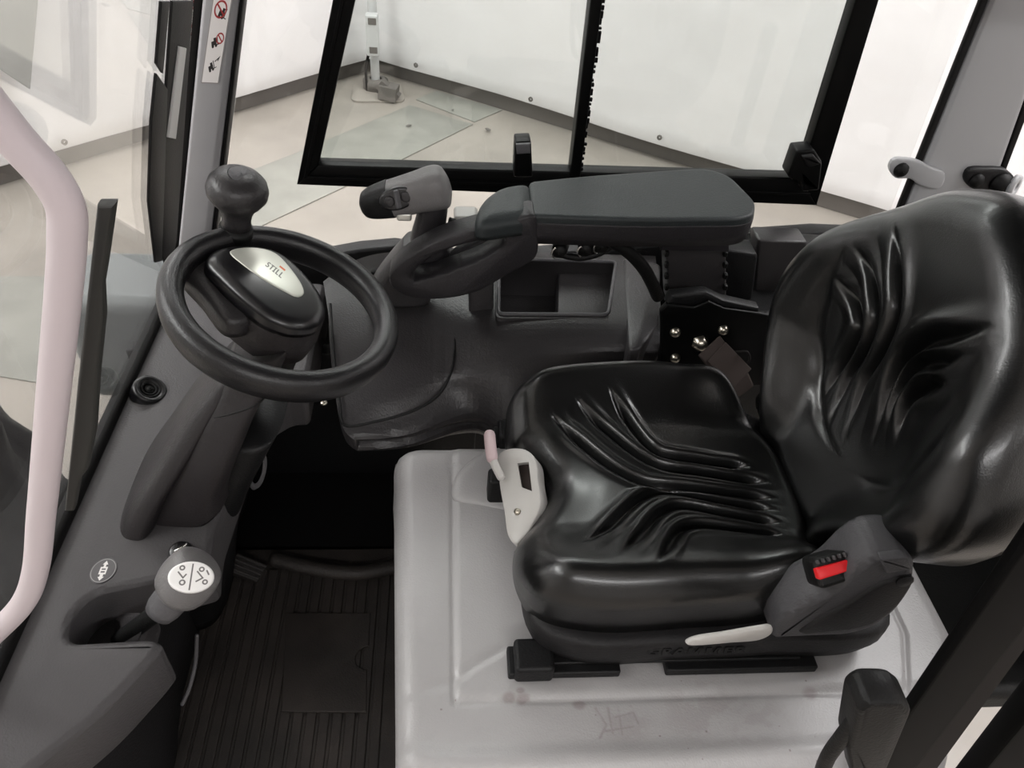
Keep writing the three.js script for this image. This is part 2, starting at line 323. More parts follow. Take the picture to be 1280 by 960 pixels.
// corner post with its foot and control box
{
  const p = onY(470, 112, GROUND), f = FLAT(GROUND + .012);
  const t = thing('corner_post', 'white steel post with a socket box on a square foot plate', 'post', V3(p.x, GROUND, p.z));
  part(t, 'foot_plate', ext(f, roundPoly([[438, 126], [442, 103], [500, 101], [507, 126]].map(([x, y]) => f.px(x, y)), .06), .012, { bev: .003 }), M.concrete);
  part(t, 'pole', lathe([[.001, 0], [.026, 0], [.026, 3.0], [.001, 3.0]], V3(p.x, GROUND + .01, p.z), V3(0, 1, 0)), M.pole);
  part(t, 'pole_socket', lathe([[.001, 0], [.075, 0], [.075, .05], [.05, .06], [.036, .06]], V3(p.x, GROUND + .01, p.z), V3(0, 1, 0)), M.gap);
  const b0 = onZ(467, 68, p.z + .06), b1 = onZ(467, 17, p.z + .06), bx = part(t, 'socket_box', box(b0.x, (b0.y + b1.y) / 2, p.z + .065, .07, b1.y - b0.y, .06, .008), M.pole);
  for (const k of [.16, .86]) part(bx, 'box_label', box(b0.x + .003, lerp(b0.y, b1.y, k), p.z + .096, .045, .035, .006, .002), M.gap, 'dark grey label');
  part(t, 'cable', tube([V3(b0.x - .03, b0.y, p.z + .07), V3(b0.x - .05, b0.y - .1, p.z + .06), V3(b0.x - .03, b0.y - .3, p.z + .05), V3(b0.x + .04, GROUND + .06, p.z + .09)], .008), M.rubber);
  const c0 = onY(475, 112, GROUND + .06), c1 = onY(497, 117, GROUND + .05);
  part(t, 'clamp', merge([bar(c0, c1, .09, .08), bar(c0.clone().setY(GROUND + .1), c1.clone().setY(GROUND + .02), .05, .06)]), M.gap, 'grey brown clamp');
}
[[511, 158, .018], [610, 163, .022], [566, 138, .010], [650, 183, .010]].forEach(([x, y, s], i) => {
  const p = onY(x, y, GROUND + .01), g = new THREE.IcosahedronGeometry(s, 1); g.deleteAttribute('uv'); g.scale(1, .22, .55); g.rotateY(i * 1.7 + .6); g.translate(p.x, GROUND + .012 + s * .2, p.z);
  single('scrap', ['dark scrap lying on the long pale steel plate', 'dark scrap lying on the beige floor beside the plate', 'small dark crumb near the end of the plate', 'small dark crumb on the beige floor'][i], 'scrap', g, M.gap);
});
// grey door leaf hanging on the left tarpaulin
{
  const nrm = V3(-dirL.z, 0, dirL.x); if (nrm.dot(EYE.clone().sub(corner).setY(0)) < 0) nrm.negate();
  const o = corner.clone().addScaledVector(nrm, .09).setY(0), f = frame(o, nrm, dirL.clone().negate());
  const q = [[-40, 60], [38, 112], [48, 0], [60, -120], [-40, -150]].map(([x, y]) => f.px(x, y));
  single('grey_sheet', 'light grey sheet hanging on the white wall ahead of the windshield', 'sheet', ext(f, q, .03, { bev: .004 }), M.panelGrey);
}

// ------------------------------------------------------------------ cab shell
const SIDE = -1.32;                                       // plane of the right side window
const shieldX = y => -.505 + .285 * (y - .40);            // the windshield leans back
{ // front pillar with its warning sticker
  const t = thing('trim_1', 'grey front cab pillar with a strip of warning pictograms', 'pillar', V3(-.5, .4, SIDE)); structure(t);
  const f = WALL(-1.29);
  const up = (a, b, k) => [b[0] + (b[0] - a[0]) * k, b[1] + (b[1] - a[1]) * k];
  const P = (x, y) => f.px(x, y);
  const L0 = P(220, 330), L1 = P(252, 0), R0 = P(262, 300), R1 = P(298, 0);
  part(t, 'post', ext(f, [up(L1, L0, .15), up(R1, R0, .2), up(R0, R1, 1.25), up(L0, L1, 1.2)], .06, { bev: .012, seg: 5 }), M.cabGrey);
  const G0 = P(210, 330), G1 = P(236, 0);
  part(t, 'seal', ext(WALL(-1.30), [up(G1, G0, .15), up(L1, L0, .15), up(L0, L1, 1.2), up(G0, G1, 1.2)], .05, { bev: .006 }), M.rubber, 'black rubber seal');
  const E0 = P(268, 300), E1 = P(303, 0);
  part(t, 'seal', ext(WALL(-1.30), [up(R1, R0, .2), up(E1, E0, .2), up(E0, E1, 1.25), up(R0, R1, 1.25)], .04, { bev: .003 }), M.rubber, 'thin black rubber edge');
  // sticker
  const cv = document.createElement('canvas'); cv.width = 128; cv.height = 512; const c = cv.getContext('2d');
  c.fillStyle = '#e9e6e4'; c.fillRect(0, 0, 128, 512); c.strokeStyle = '#8a8684'; c.lineWidth = 5; c.strokeRect(3, 3, 122, 506);
  const truck = (x, y, s, rot = 0) => { c.save(); c.translate(x, y); c.rotate(rot); c.fillStyle = '#1b1718'; c.fillRect(-20 * s, -12 * s, 34 * s, 22 * s); c.fillRect(-4 * s, -26 * s, 16 * s, 16 * s); c.beginPath(); c.arc(-12 * s, 14 * s, 8 * s, 0, 7); c.arc(10 * s, 14 * s, 8 * s, 0, 7); c.fill(); c.fillRect(18 * s, -30 * s, 5 * s, 44 * s); c.fillRect(18 * s, 10 * s, 18 * s, 4 * s); c.restore(); };
  c.fillStyle = '#1b1718'; c.fillRect(44, 20, 44, 40); c.fillRect(36, 66, 60, 8);
  truck(74, 170, 1.05, .35); c.strokeStyle = '#9c2a2a'; c.lineWidth = 9; c.beginPath(); c.arc(62, 150, 38, 0, 7); c.stroke(); c.beginPath(); c.moveTo(36, 124); c.lineTo(88, 178); c.stroke();
  truck(54, 310, 1.0, -.3); c.strokeStyle = '#9c2a2a'; c.lineWidth = 7; c.beginPath(); c.arc(88, 286, 24, 0, 7); c.stroke(); c.beginPath(); c.moveTo(72, 270); c.lineTo(104, 302); c.stroke();
  truck(58, 430, .95, -.45); c.strokeStyle = '#1b1718'; c.lineWidth = 5; c.beginPath(); c.moveTo(76, 400); c.lineTo(104, 378); c.lineTo(96, 396); c.stroke();
  const tx = new THREE.CanvasTexture(cv); tx.colorSpace = THREE.SRGBColorSpace;
  const fs = WALL(-1.2885), q = [[251, 104], [273, 105], [291, 0], [295, -30], [270, -30], [265, 0]].map(([x, y]) => fs.px(x, y));
  const quad = [q[0], q[1], q[3], q[4]], g = new THREE.BufferGeometry();
  const v = quad.map(([a, b]) => V3(a, b, 0).applyMatrix4(fs.m)), w = quad.map(([a, b]) => V3(a, b, -.001).applyMatrix4(fs.m));
  g.setAttribute('position', new THREE.Float32BufferAttribute([...v, ...w].flatMap(p => [p.x, p.y, p.z]), 3));
  g.setAttribute('uv', new THREE.Float32BufferAttribute([0, 0, 1, 0, 1, 1, 0, 1, 0, 0, 1, 0, 1, 1, 0, 1], 2)); g.setIndex([0, 1, 2, 0, 2, 3, 4, 6, 5, 4, 7, 6]); g.computeVertexNormals(); g.userData.fit = true;
  part(t, 'warning_sticker', g, mat(0xffffff, .45, { map: tx }), 'white sticker strip with black and red pictograms');
}
{ // rear right pillar
  const t = thing('trim_2', 'grey rear cab pillar behind the seat back', 'pillar', V3(.95, .3, SIDE)); structure(t);
  const f = WALL(-1.29), P = (x, y) => f.px(x, y), up = (a, b, k) => [b[0] + (b[0] - a[0]) * k, b[1] + (b[1] - a[1]) * k];
  const L0 = P(1141, 240), L1 = P(1239, 0), R0 = P(1252, 215), R1 = P(1295, 95);
  part(t, 'post', ext(f, [up(L1, L0, .6), up(R1, R0, 1.2), up(R0, R1, 3.4), up(L0, L1, 1.6)], .03, { bev: .014, seg: 5 }), M.cabGrey);
  const g0 = P(1133, 240), g1 = P(1229, 0);
  part(t, 'seal', ext(WALL(-1.295), [up(g1, g0, .6), up(L1, L0, .6), up(L0, L1, 1.6), up(g0, g1, 1.6)], .012, { bev: .004 }), M.rubber, 'black rubber seal');
  const h0 = P(1260, 215), h1 = P(1306, 95);
  part(t, 'seal', ext(WALL(-1.295), [up(R1, R0, 1.2), up(h1, h0, 1.2), up(h0, h1, 3.4), up(R0, R1, 3.4)], .05, { bev: .004 }), M.rubber, 'black rubber seal');
  // glass holders
  const fb = WALL(-1.278);
  const b1 = ext(fb, closedCurve([[1112, 210], [1118, 200], [1135, 199], [1150, 202], [1165, 210], [1182, 218], [1175, 236], [1150, 232], [1138, 224], [1120, 223]].map(p => fb.px(...p)), 40), .012, { bev: .003 });
  const br1 = part(t, 'glass_holder', b1, M.cabGrey);
  part(br1, 'bolt', lathe([[.001, .012], [.009, .011], [.014, .004], [.014, 0], [.001, 0]], onZ(1126, 212, -1.278), V3(0, 0, 1), 20), M.rubber, 'dark domed bolt');
  const b2 = ext(fb, closedCurve([[1207, 224], [1212, 213], [1235, 211], [1258, 213], [1270, 225], [1268, 240], [1240, 240], [1215, 236]].map(p => fb.px(...p)), 40), .02, { bev: .005 });
  const br2 = part(t, 'glass_holder', b2, M.dashDark);
  for (const [x, y, s] of [[1220, 225, 1], [1250, 229, 1.5]]) part(br2, 'bolt', lathe([[.001, .014 * s], [.009 * s, .013 * s], [.014 * s, .005], [.014 * s, 0], [.001, 0]], onZ(x, y, -1.278), V3(0, 0, 1), 20), M.rubber, 'dark domed bolt');
  part(br2, 'washer', lathe([[.008, 0], [.022, 0], [.022, .01], [.008, .01], [.008, 0]], onZ(1264, 232, -1.27), V3(.6, .1, .8), 24), M.cabGrey);
}
{ // sliding side window: big fixed pane, black frame, two sliding panes
  const t = thing('window_1', 'black framed sliding window in the right side of the cab', 'window', V3(.3, .5, SIDE)); structure(t);
  const f = WALL(SIDE), P = (x, y) => f.px(x, y), TOPY = 1.38;
  const ext2 = (a, b) => { const k = (TOPY - a[1]) / (b[1] - a[1]); return [a[0] + (b[0] - a[0]) * k, TOPY]; };
  const ol = [371, 231], il = [398, 207], orr = [1021, 257], ir = [1000, 223];
  const OL0 = P(...ol), OL1 = ext2(OL0, P(416, 0)), IL0 = P(...il), IL1 = ext2(IL0, P(444, 0));
  const OR0 = P(...orr), OR1 = ext2(OR0, P(1099, 0)), IR0 = P(...ir), IR1 = ext2(IR0, P(1070, 0));
  part(t, 'frame_bar', ext(f, [OL0, IL0, IL1, OL1], .035, { bev: .003 }), M.frameBlack);
  part(t, 'frame_bar', ext(f, [OR0, OR1, IR1, IR0], .035, { bev: .003 }), M.frameBlack);
  part(t, 'frame_bar', ext(f, [OL0, OR0, IR0, IL0], .035, { bev: .003 }), M.frameBlack);
  part(t, 'frame_bar', ext(f, [OL1, OR1, [OR1[0], TOPY + .05], [OL1[0], TOPY + .05]], .035, { bev: .003 }), M.frameBlack);
  const lip = WALL(SIDE + .006);
  part(t, 'track', ext(lip, [P(384, 222), P(1012, 243), P(1012, 240), P(384, 218.5)], .008, { bev: .001 }), M.frameBlack);
  part(t, 'track', ext(lip, [P(380, 222), P(385, 222), ext2(P(385, 222), P(431, 0)), ext2(P(380, 222), P(426, 0))], .008, { bev: .001 }), M.frameBlack);
  const ML = P(712, 222), MR = P(725, 222), ML1 = ext2(ML, P(738, 0)), MR1 = ext2(MR, P(753, 0));
  part(t, 'middle_bar', ext(WALL(SIDE + .004), [ML, MR, MR1, ML1], .04, { bev: .003 }), M.frameBlack);
  const rag = []; for (let i = 0; i < 46; i++) { const k = i / 45 * .62 + rnd() * .01; rag.push(box(lerp(MR[0], MR1[0], k) + .001, lerp(MR[1], MR1[1], k), SIDE - .004, .004 + rnd() * .006, .004 + rnd() * .008, .006, .0015)); }
  part(t, 'brush_seal', merge(rag), M.frameBlack, 'ragged black brush seal');
  part(t, 'pane', ext(WALL(SIDE - .012), [IL0, MR, MR1, IL1], .005, { bev: 0 }), M.glassGreen);
  part(t, 'pane', ext(WALL(SIDE - .024), [ML, IR0, IR1, ML1], .005, { bev: 0 }), M.glassGreen);
  const F0 = P(268, 330), F1 = ext2(F0, P(303, 0)), K0 = P(1100, 330), K1 = ext2(P(1133, 240), P(1229, 0));
  part(t, 'fixed_pane', ext(WALL(SIDE - .036), [F0, K0, K1, F1], .005, { bev: 0, holes: [[OL0, OR0, OR1, OL1]] }), M.glass);
  // latches
  const l1 = part(t, 'latch', ext(WALL(SIDE + .03), roundPoly([[644, 178], [664, 177], [666, 222], [642, 222]].map(p => WALL(SIDE + .03).px(...p)), .004), .04, { bev: .004 }), M.frameBlack);
  part(l1, 'latch_cap', ext(WALL(SIDE + .036), [[645, 181], [663, 180], [663, 192], [646, 193]].map(p => WALL(SIDE + .036).px(...p)), .01, { bev: .002 }), M.grey, 'worn grey cap');
  const w2 = WALL(SIDE + .03);
  const l2 = part(t, 'latch', ext(w2, roundPoly([[996, 189], [1018, 187], [1028, 203], [1024, 238], [1004, 240], [1000, 216], [990, 226], [985, 220]].map(p => w2.px(...p)), .004), .04, { bev: .004 }), M.frameBlack);
  part(l2, 'latch_cap', ext(WALL(SIDE + .04), roundPoly([[1003, 196], [1017, 194], [1027, 205], [1010, 210]].map(p => WALL(SIDE + .04).px(...p)), .003), .012, { bev: .003 }), M.rubber);
}
{ // windshield with dark and pale strips along its far side
  const t = thing('window_2', 'leaning windshield glass ahead of the steering wheel', 'window', V3(-.5, .4, -.8)); structure(t);
  const nrm = V3(1, -.285, 0).normalize(), f = frame(V3(-.505, .40, 0), nrm, V3(0, 0, -1));
  const sh = (z0, y0, z1, y1) => [[z0, y0], [z1, y1]];
  const g = [V3(shieldX(.39), .39, -1.19), V3(shieldX(.39), .39, -.3), V3(shieldX(1.42), 1.42, -.3), V3(shieldX(1.42), 1.42, -1.19)].map(p => { p.applyMatrix4(f.inv); return [p.x, p.y]; });
  part(t, 'pane', ext(f, g, .006, { bev: 0 }), M.glass);
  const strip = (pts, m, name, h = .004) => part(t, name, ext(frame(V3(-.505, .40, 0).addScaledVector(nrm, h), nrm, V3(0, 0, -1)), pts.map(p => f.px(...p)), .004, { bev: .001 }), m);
  strip([[212, 0], [238, 0], [218, 300], [210, 340], [200, 320], [204, 120]], M.dashDark, 'border_strip', .004);
  strip([[190, 90], [204, 110], [198, 325], [190, 327], [181, 250], [184, 150]], M.dashDark, 'lower_dark_strip', .006);
  strip([[196, 0], [206, 0], [198, 90], [190, 78]], M.dashDark, 'upper_dark_strip', .006);
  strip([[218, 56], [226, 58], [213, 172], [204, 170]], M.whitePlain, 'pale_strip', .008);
}
{ // roof, in nobody's view but shading the cab
  const t = thing('trim_3', 'unseen grey cab roof above the seat, made solid to darken the cab', 'roof', V3(.1, 1.45, -.8)); structure(t);
  part(t, 'roof_frame', merge([bar(V3(-.3, 1.47, -1.3), V3(1.1, 1.47, -1.3), .08, .07), bar(V3(-.3, 1.47, -.3), V3(1.1, 1.47, -.3), .08, .07), bar(V3(-.26, 1.47, -1.3), V3(-.26, 1.47, -.3), .1, .07), bar(V3(1.06, 1.47, -1.3), V3(1.06, 1.47, -.3), .1, .07)]), M.roofPaint);
  part(t, 'roof_panel', box(.40, 1.50, -.80, 1.42, .03, 1.04, .01), M.roofPaint);  // closed panel, out of view, put in to darken the interior
}
// far side wall of the cab below the window, and the footwell walls
{
  const w = WALL(-1.27);
  const q = [[-.62, -.3], [-.62, .36], ...[[300, 335], [400, 350], [445, 324], [492, 314], [600, 318], [760, 300], [950, 293], [1040, 290]].map(p => w.px(...p)), [1.3, .56], [1.3, -.3]];
  const q2 = [[-.50, -.3], [-.50, .40], [-.22, .44], [-.16, .455], [-.09, .465], [.06, .44], [.3, .47], [.5, .5], [.75, .53], [1.3, .53], [1.3, -.3]];
  structure(single('wall_side', 'dark lower side wall of the cab beneath the sliding window', 'wall', ext(w, q2, .04, { bev: .006 }), M.consoleDark));
}
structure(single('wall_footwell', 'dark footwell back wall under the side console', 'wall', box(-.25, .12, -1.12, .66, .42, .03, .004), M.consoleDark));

structure(single('trim_5', 'pan at the back of the footwell, coloured dark for the shade there', 'footwell', box(-.28, -.03, -1.0, .50, .03, .22, .004), M.rubber));  // near-black colour stands in for the shade at the footwell back
// ------------------------------------------------------------------ floor mat
{
  const t = thing('floor_mat', 'dark ribbed rubber mat in the footwell', 'mat', V3(-.28, 0, -.6));
  part(t, 'mat_base', box(-.28, -.012, -.575, .48, .024, .64, .004), M.matRubber);
  for (let i = 0; i < 20; i++) {
    const x = -.505 + .0215 * i; if (x > -.09) break;
    part(t, 'rib', box(x, .0015, -.555, .0165, .007, .58, .002), M.matRubber);
  }
  const f = FLAT(.0085);
  const a = f.px(357, 766), b = f.px(463, 766), c = f.px(458, 890), d = f.px(352, 889), m = f.px(457, 822);
  const arc = []; for (let i = 0; i <= 10; i++) { const w = Math.PI * (.5 + i / 10); arc.push([m[0] + .022 * Math.cos(w) + .004, m[1] - .022 * Math.sin(w) * -1]); }
  part(t, 'access_flap', ext(f, [d, c, [m[0] + .004, m[1] - .022], ...arc.slice().reverse(), b, a], .006, { bev: .0015 }), M.matRubber);
  part(t, 'back_lip', tube([onY(345, 700, .012), onY(400, 712, .012), onY(450, 716, .012), onY(496, 708, .012)], .014), M.matRubber);
}
{ // foot rest pad at the wall
  const t = thing('pedal', 'small ribbed rubber pedal pad on the footwell floor', 'pedal', onY(312, 712, .01));
  const f = frame(onY(312, 712, .02), V3(.35, .9, .2)), q = [[296, 690], [335, 706], [322, 727], [288, 714]].map(p => f.px(...p));
  part(t, 'pad', ext(f, q, .018, { bev: .003 }), M.matRubber);
  for (let k = 0; k < 4; k++) { const s = .14 + k * .24, L = (a, b) => [lerp(q[a][0], q[b][0], s), lerp(q[a][1], q[b][1], s)], p0 = L(0, 3), p1 = L(1, 2); part(t, 'pad_rib', bar(V3(p0[0], p0[1], .001).applyMatrix4(f.m), V3(p1[0], p1[1], .001).applyMatrix4(f.m), .006, .005), M.matRubber); }
}

// ------------------------------------------------------------------ dashboard
const DY = .40;
{
  const t = thing('dashboard', 'dark grey moulded dashboard along the windshield', 'dashboard', V3(-.45, 0, -.7));
  const f = FLAT(DY), P = (x, y) => f.px(x, y);
  const out = [[-.505, 1.24], [-.505, .25], P(20, 975), P(120, 898), P(188, 826), P(205, 804), P(188, 797), P(80, 803), P(88, 768), P(116, 741), P(214, 721), P(262, 708), P(264, 676), P(268, 655), [-.30, .78], [-.29, .89], [-.25, .93], [-.222, .93], [-.222, 1.24]];
  part(t, 'top_panel', ext(f, roundPoly(out, [.03, 0, .02, .03, .02, .012, .012, .02, .03, .03, .02, .012, .02, .01, .02, .03, .02, .02, .02]), .09, { bev: .010, seg: 5 }), M.dash);
  part(t, 'recess_well', box(-.445, .255, -.52, .09, .06, .16, .01), M.dash);
  const f2 = FLAT(DY - .065);
  part(t, 'lower_body', ext(f2, [[-.50, 1.22], [-.50, .25], [-.455, .25], [-.42, .36], [-.40, .45], [-.42, .60], [-.42, .88], [-.40, 1.0], [-.40, 1.22]], .36, { bev: .01 }), M.dashDark);
  // bowl around the round vent
  const vp = onY(187, 487, DY + .010), vent = part(t, 'air_vent', lathe([[.012, .0], [.019, .005], [.023, .005], [.026, .002], [.026, -.02], [.010, -.012], [.012, 0]], vp, V3(.5, .85, .15)), M.gloss);
  for (let k = 0; k < 3; k++) part(vent, 'vent_ring', lathe([[.004 + k * .0055, 0], [.006 + k * .0055, .002], [.0075 + k * .0055, 0], [.004 + k * .0055, -.002]], vp.clone().add(V3(0, .001 + k * .0015, 0)), V3(.5, .85, .15)), M.black);
  part(vent, 'vent_hub', lathe([[.001, .004], [.005, .003], [.006, -.006], [.001, -.006]], vp, V3(.5, .85, .15)), M.black);
  const ridge = onY(196, 470, DY + .003);
  // round sticker with pictogram
  const cv = document.createElement('canvas'); cv.width = cv.height = 128; const c = cv.getContext('2d');
  c.fillStyle = '#4b494a'; c.fillRect(0, 0, 128, 128); c.strokeStyle = '#8d8b8a'; c.lineWidth = 3; c.beginPath(); c.arc(64, 64, 58, 0, 7); c.stroke();
  c.fillStyle = '#d8d5d2'; c.beginPath(); c.moveTo(64, 14); c.lineTo(78, 34); c.lineTo(70, 34); c.lineTo(70, 46); c.lineTo(82, 46); c.lineTo(82, 84); c.lineTo(72, 84); c.lineTo(72, 96); c.lineTo(80, 96); c.lineTo(64, 116); c.lineTo(48, 96); c.lineTo(56, 96); c.lineTo(56, 84); c.lineTo(46, 84); c.lineTo(46, 46); c.lineTo(58, 46); c.lineTo(58, 34); c.lineTo(50, 34); c.fill();
  c.fillStyle = '#4b494a'; c.fillRect(54, 54, 20, 7); c.fillRect(54, 68, 20, 7);
  const tx = new THREE.CanvasTexture(cv); tx.colorSpace = THREE.SRGBColorSpace;
  const fs = FLAT(DY + .0012), sc = fs.px(129, 713), disc = []; for (let i = 0; i < 40; i++) disc.push([sc[0] + .016 * Math.cos(i / 40 * 6.2832), sc[1] + .019 * Math.sin(i / 40 * 6.2832)]);
  part(t, 'sticker', pad(fs, disc, { r: .0003, bottom: -.001, rings: 3, uvFit: true }), mat(0xffffff, .45, { map: tx }), 'round dark sticker with a pale arrow pictogram');
  // rubber strip between dash and glass
  part(t, 'glass_seal', bar(V3(-.507, DY + .002, -1.22), V3(-.507, DY + .002, -.26), .02, .03, V3(0, 1, 0), .008), M.rubber, 'dark rubber strip');
  // ignition
  const kp = onY(226, 690, DY + .004), ig = part(t, 'key_switch', lathe([[.001, .006], [.012, .006], [.016, 0], [.016, -.01], [.001, -.01]], kp, V3(.1, 1, .15)), M.gloss);
  part(ig, 'key_slot', tube([kp.clone().add(V3(-.004, .008, .004)), kp.clone().add(V3(.003, .010, .001)), kp.clone().add(V3(.007, .009, -.006))], .0022), M.chrome, 'bright metal key ring');
  // corner panel by the console
  part(t, 'screw', lathe([[.001, .004], [.005, .003], [.006, 0], [.001, 0]], onY(405, 504, DY + .001), V3(0, 1, 0), 16), M.steel, 'small screw head');
  part(t, 'side_vent', lathe([[.022, 0], [.030, .004], [.033, 0], [.030, -.004], [.022, 0]], onX(322, 588, -.30), V3(1, 0, .2)), M.grey, 'grey vent ring');
  part(t, 'cable', tube([onX(246, 795, -.35), onX(244, 830, -.36), onX(236, 862, -.37), onX(228, 880, -.38)], .003), M.grey, 'pale cable');
}
{ // parking lever
  const t = thing('control_lever', 'grey knobbed lever with a white oval badge in the dash recess', 'lever', onY(160, 790, .33));
  const a = onY(150, 800, .34), b = onY(206, 758, .425), k = onY(236, 722, .455), ax = k.clone().sub(b).normalize();
  part(t, 'foot', loft(splineSections([[0, .03], [.4, .028], [1, .016]], 10, ([s, r]) => ring(a.clone().lerp(b, s * .55 - .12), V3(0, .6, -.8).normalize(), V3(.55, .6, .5).normalize(), r, r * .9, 24))), M.console);
  part(t, 'stem', tube([a, a.clone().lerp(b, .5), b], .0115, 20, 16), M.black);
  const d = k.clone().sub(b), u = d.clone().cross(V3(0, 1, 0)).normalize(), v = u.clone().cross(ax).normalize();
  const at = s => b.clone().addScaledVector(ax, s);
  const L = d.length();
  part(t, 'collar', loft([[-.012, .018], [-.002, .021], [.014, .022], [.03, .023]].map(([s, r]) => ring(at(s), u, v, r, r, 28, 2))), M.grey);
  const kn = part(t, 'knob', loft(splineSections([[L - .034, .020], [L - .024, .030], [L - .004, .034], [L + .016, .032], [L + .026, .026], [L + .030, .010]], 20, ([s, r]) => ring(at(s), u, v, r * 1.0, r * .95, 32, 2.3))), M.knobGrey);
  const cv = document.createElement('canvas'); cv.width = 128; cv.height = 96; const c = cv.getContext('2d'); c.fillStyle = '#efedeb'; c.fillRect(0, 0, 128, 96);
  c.strokeStyle = '#6b6867'; c.lineWidth = 4; c.beginPath(); c.moveTo(64, 8); c.lineTo(64, 88); c.stroke();
  c.beginPath(); c.moveTo(26, 34); c.lineTo(42, 52); c.lineTo(50, 40); c.moveTo(40, 22); c.arc(36, 22, 6, 0, 7); c.moveTo(46, 66); c.arc(42, 66, 7, 0, 7); c.stroke();
  c.beginPath(); c.moveTo(78, 30); c.lineTo(96, 50); c.lineTo(78, 62); c.moveTo(104, 26); c.lineTo(112, 40); c.moveTo(110, 62); c.arc(104, 62, 6, 0, 7); c.moveTo(96, 24); c.arc(90, 24, 6, 0, 7); c.stroke();
  const tx = new THREE.CanvasTexture(cv); tx.colorSpace = THREE.SRGBColorSpace;
  const bc = onY(239, 721, .487), nb = EYE.clone().sub(bc).normalize().add(V3(.1, .55, 0)).normalize(), fb = frame(bc, nb), el = []; for (let i = 0; i < 40; i++) el.push([.0255 * Math.cos(i / 40 * 6.2832), .0185 * Math.sin(i / 40 * 6.2832)]);
  part(kn, 'badge', pad(fb, el, { r: .002, bottom: -.006, rings: 6, uvFit: true }), mat(0xffffff, .4, { map: tx }), 'white oval badge with line symbols');
}

// ------------------------------------------------------------------ steering column and wheel
const WC = V3(-.198, .68, -.79), WN = V3(.329, .944, .033).normalize(), WF = frame(WC, WN);
{
  const t = thing('steering_column', 'dark grey flared steering column cowl rising from the dashboard', 'steering column', V3(-.35, DY, -.74));
  const X = V3(1, 0, 0), Zv = V3(0, 0, 1);
  const keys = [ // cx, cy, cz, half x, half z
    [-.362, .385, -.745, .072, .095], [-.350, .42, -.748, .066, .092], [-.318, .48, -.755, .058, .084], [-.285, .54, -.768, .052, .072], [-.255, .585, -.778, .050, .060], [-.228, .63, -.787, .044, .05],
  ];
  part(t, 'cowl', loft(splineSections(keys, 28, ([x, y, z, a, b]) => ring(V3(x, y, z), V3(.93, .36, 0).normalize(), Zv, a, b, 48, 3.8))), M.cowlDark);
  part(t, 'cowl_seam', tube(ring(V3(-.266, .566, -.774), V3(.93, .36, 0).normalize(), Zv, .0515, .0655, 48, 3.4), .0012, 96, 6, true), M.black, 'dark seam line');
  part(t, 'neck', loft([[-.11, .034], [-.07, .036], [-.03, .03]].map(([s, r]) => ring(WC.clone().addScaledVector(WN, s), WF.u, WF.v, r, r, 32, 2))), M.black);
  // fairing to the left of the cowl
  part(t, 'fairing', loft(splineSections([[-.415, .388, -.715, .035, .09], [-.395, .43, -.73, .036, .085], [-.352, .49, -.75, .034, .075], [-.31, .55, -.768, .03, .06], [-.27, .60, -.782, .02, .045]], 20, ([x, y, z, a, b]) => ring(V3(x, y, z), V3(.93, .36, 0).normalize(), Zv, a, b, 40, 3))), M.cowlDark);
  // dark footwell side of the column
  part(t, 'lower_cowl', loft(splineSections([[-.43, .02, -.80, .05, .09], [-.39, .2, -.80, .05, .09], [-.335, .36, -.785, .05, .088], [-.262, .5, -.782, .045, .07]], 16, ([x, y, z, a, b]) => ring(V3(x, y, z), X, Zv, a, b, 32, 3))), M.consoleDark);
}
